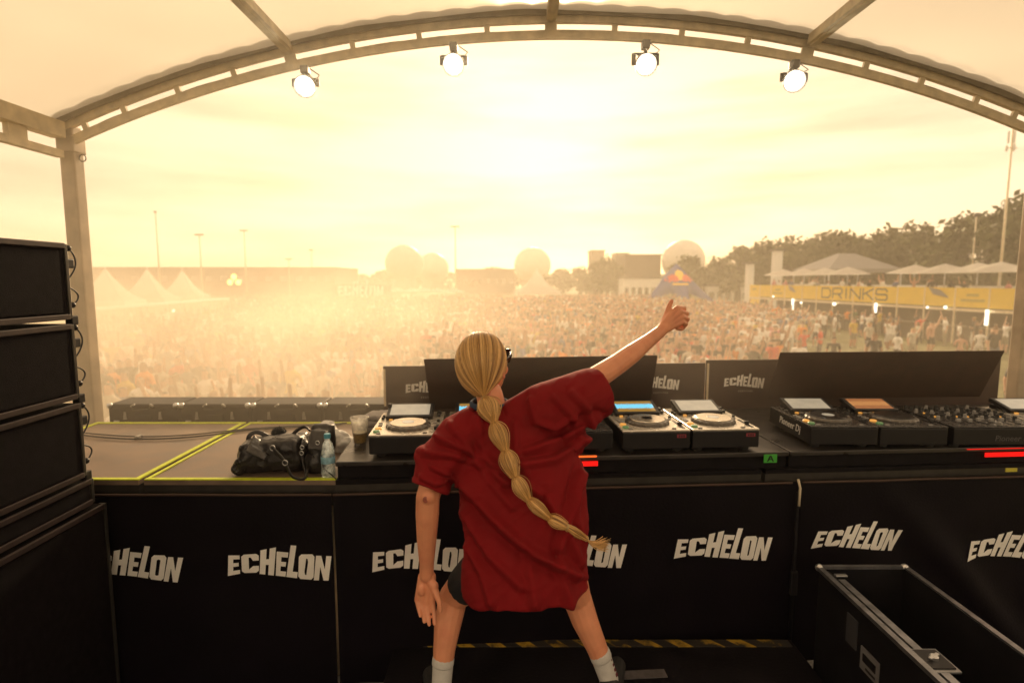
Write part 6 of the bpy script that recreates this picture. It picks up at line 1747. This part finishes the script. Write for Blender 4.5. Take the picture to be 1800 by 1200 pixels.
# water bottle
def clear(name, col, rough, ior, tr=1.0):
    m = pm(name, col, rough, var=.02, trans=tr); m.node_tree.nodes['Principled BSDF'].inputs['IOR'].default_value = ior; return m
M['pet'] = thin_plastic('clear_plastic', (.86, .93, .96), .10, .35); M['water'] = clear('water', (.86, .93, .95), .02, 1.2, .95)
M['cup'] = thin_plastic('clear_cup_plastic', (.94, .93, .90), .08, .18); M['beer'] = fabric_translucent('beer', (.98, .78, .32), .6, .04, 20)
c0 = PZ(574, 842, PZT); c0.y += .03; c0.z = PZT + .002
bo = thing('water_bottle', 'clear plastic water bottle with blue cap beside the black pouch', 'bottle', c0)
mb = MB(); mb.lathe([(.026, 0), (.031, .006), (.031, .03), (.0295, .045), (.031, .06), (.031, .10), (.029, .13), (.022, .155), (.0125, .172), (.0125, .188)], 28, smooth=True); mb.build('bottle_shell', M['pet'], bo)
mb = MB(); mb.lathe([(.0145, .182), (.0148, .2), (.0135, .203), (.001, .2035)], 24); mb.build('cap', pm('blue_cap', (.10, .38, .52), .4), bo)
mb = MB(); mb.lathe([(.0316, .068), (.0318, .069), (.0318, .098), (.0316, .099)], 28, caps=False, smooth=True); mb.build('paper_band', pm('bottle_label', (.25, .48, .60), .5, var=.35, scale=60), bo)
# beer cup
c1 = PZ(633, 779, ZT); c1.z = ZT + .001
cu = thing('beer_cup', 'clear plastic cup half full of beer on the table corner', 'cup', c1)
mb = MB(); mb.lathe([(.028, 0), (.030, .004), (.0445, .128), (.047, .131), (.047, .134), (.0445, .134), (.043, .127), (.029, .006), (.001, .004)], 32, smooth=True, caps=False); mb.build('cup_shell', M['cup'], cu)
mb = MB(); mb.lathe([(.0275, .008), (.0335, .052), (.001, .0522)], 28, caps=True, smooth=False); bb = mb.build('beer', M['beer'], cu)
mb = MB(); mb.lathe([(.0334, .0525), (.034, .058), (.02, .0585), (.001, .0585)], 28, caps=False); mb.build('foam', pm('foam', (.75, .66, .48), .8), bb)
# crumpled white bag, grey towel, dark marker bottle
cw = PZ(592, 800, PZT); cw.y += .10
wt = thing('crumpled_cloth', 'crumpled white cloth heaped behind the water bottle', 'cloth', (cw.x, cw.y, PZT))
mb = MB(); c = PY(590, 775, cw.y); mb.ell(c, (.075, .06, .05)); mb.ell(PY(574, 757, cw.y + .02), (.05, .045, .045)); mb.ell(PY(605, 782, cw.y - .02), (.05, .05, .04)); mb.ell(PY(585, 792, cw.y), (.06, .06, .05))
me = sculpt(mb, .006, 3, .014, 22, 11, PZT + .002); me.transform(ROOTM[wt.name].inverted()); link_mesh('fabric', me, pm('white_crumpled_cloth', (.62, .61, .60), .7, bump=.2, bscale=40), wt)
cg = PY(668, 735, 3.05)
tw_ = thing('towel', 'folded pale grey towel behind the leftmost deck', 'towel', (cg.x, cg.y, ZT))
for k, (dz, w) in enumerate(((.02, .20), (.055, .19), (.088, .17))):
    mb = MB(); mb.box(Vector((cg.x + .01 * k, 3.02, ZT + dz)), (w, .14, .032), Matrix.Rotation(R(6 - 8 * k), 3, 'Z') @ Matrix.Rotation(R(4 - 3 * k), 3, 'Y'), bev=.014)
    me = sculpt(mb, .006, 3, .004, 30, 4 + k, ZT + .002); me.transform(ROOTM[tw_.name].inverted()); link_mesh('fold', me, pm('grey_towel', (.40, .37, .36), .95, bump=.4, bscale=250), tw_)
cm = PY(686, 735, 2.93)
mk = thing('marker_bottle', 'small dark bottle standing behind the leftmost deck', 'bottle', (cm.x, cm.y, ZT))
mb = MB(); mb.lathe([(.013, .0), (.014, .004), (.014, .13), (.009, .145), (.009, .150)], 18, smooth=True); mb.build('body', pm('dark_red_plastic', (.07, .02, .02), .35), mk)
mb = MB(); mb.lathe([(.0105, .146), (.0105, .172), (.008, .175)], 16); mb.build('cap', M['black'], mk)
# cables on the taped decks
def cable(label, pxs, z, r, name='audio_cable'):
    q = [PZ(px, py, z) for px, py in pxs]; out = []
    for i in range(len(q) - 1):
        p0, p1, p2, p3 = q[max(i - 1, 0)], q[i], q[i + 1], q[min(i + 2, len(q) - 1)]
        for k in range(6):
            t = k / 6; out.append(.5 * ((2 * p1) + (p2 - p0) * t + (2 * p0 - 5 * p1 + 4 * p2 - p3) * t * t + (3 * p1 - p0 - 3 * p2 + p3) * t ** 3))
    mbx = MB(); mbx.tube(out + [q[-1]], r, 7); return tag(mbx.build(name, M['cable']), label, 'cable', 'cables on the decks')
cable('black cable sagging nearest along the taped decks', [(145, 764), (180, 768), (230, 771), (300, 770), (370, 764), (430, 756), (520, 750), (600, 745)], PZT + .010, .0045)
cable('black cable lying behind the nearest one on the taped decks', [(145, 760), (200, 765), (260, 767), (330, 764), (390, 758), (440, 753), (540, 747), (610, 743)], PZT + .010, .004)
cable('thin black lead running from the pouch to the table foot', [(560, 818), (578, 830), (590, 841)], PZT + .03, .003)
cable('black cable coiled behind the dark decks on the right', [(1376, 700), (1372, 690), (1385, 680), (1405, 680), (1412, 690), (1405, 699)], ZT + .02, .006)
# taped cable clip
mb = MB(); p = PZ(244, 769, PZT + .006); mb.box(p, (.02, .05, .03), bev=.005); tag(mb.build('cable_clip', M['dull_alu']), 'small grey clip holding the cables on the left deck', 'clip')

# ================================================================== STAGE FOG OVER THE CROWD
FX0, FX1, FY0, FY1, FZ0, FZ1 = -46.0, 26.0, 2.75, 60.0, .02, 8.0
mb = MB(); mb.box(((FX0 + FX1) / 2, (FY0 + FY1) / 2, (FZ0 + FZ1) / 2), (FX1 - FX0, FY1 - FY0, FZ1 - FZ0))
fm = bpy.data.materials.new('stage_fog'); fm.use_nodes = True
n, l = fm.node_tree.nodes, fm.node_tree.links; n.remove(n['Principled BSDF'])
v = n.new('ShaderNodeVolumePrincipled'); v.inputs['Color'].default_value = (1, .90, .74, 1); v.inputs['Anisotropy'].default_value = .5
tc = n.new('ShaderNodeTexCoord'); sp = n.new('ShaderNodeSeparateXYZ'); l.new(tc.outputs['Object'], sp.inputs[0])
def rng(src, a, b_, c, d):
    m = n.new('ShaderNodeMapRange'); m.interpolation_type = 'SMOOTHSTEP'; m.inputs[1].default_value = a; m.inputs[2].default_value = b_; m.inputs[3].default_value = c; m.inputs[4].default_value = d; l.new(src, m.inputs[0]); return m.outputs[0]
def mul(a, b_):
    m = n.new('ShaderNodeMath'); m.operation = 'MULTIPLY'; l.new(a, m.inputs[0])
    if isinstance(b_, float): m.inputs[1].default_value = b_
    else: l.new(b_, m.inputs[1])
    return m.outputs[0]
no = n.new('ShaderNodeTexNoise'); no.inputs['Scale'].default_value = .24; no.inputs['Detail'].default_value = 3.5
l.new(tc.outputs['Object'], no.inputs['Vector'])
fx = rng(sp.outputs[0], -11, 4, 1.0, .06); fz = rng(sp.outputs[2], 1.8, 5.6, 1.0, 0.0); fy = rng(sp.outputs[1], 12, 44, 1.0, .0); fn = rng(no.outputs[0], .40, .64, .06, 2.9)
fxl = rng(sp.outputs[0], -45, -34, 0.0, 1.0)
FOG, GLARE_FOG = .046, .11
far_ = mul(mul(mul(mul(mul(fx, fz), fy), fn), fxl), FOG)
near_glare = mul(mul(mul(rng(sp.outputs[1], 3.0, 7.5, 1.0, 0.0), rng(sp.outputs[2], 6.0, 7.9, 1.0, 0.0)), rng(sp.outputs[0], -2.0, 2.5, 1.0, .22)), GLARE_FOG)                  # fog thickened past the booth to stand in for glare over hoods and arch
ad = n.new('ShaderNodeMath'); ad.operation = 'ADD'; l.new(far_, ad.inputs[0]); l.new(near_glare, ad.inputs[1]); dens = ad.outputs[0]
l.new(dens, v.inputs['Density']); l.new(v.outputs[0], n['Material Output'].inputs['Volume'])
tag(mb.build('stage_fog', fm), kind='stuff')
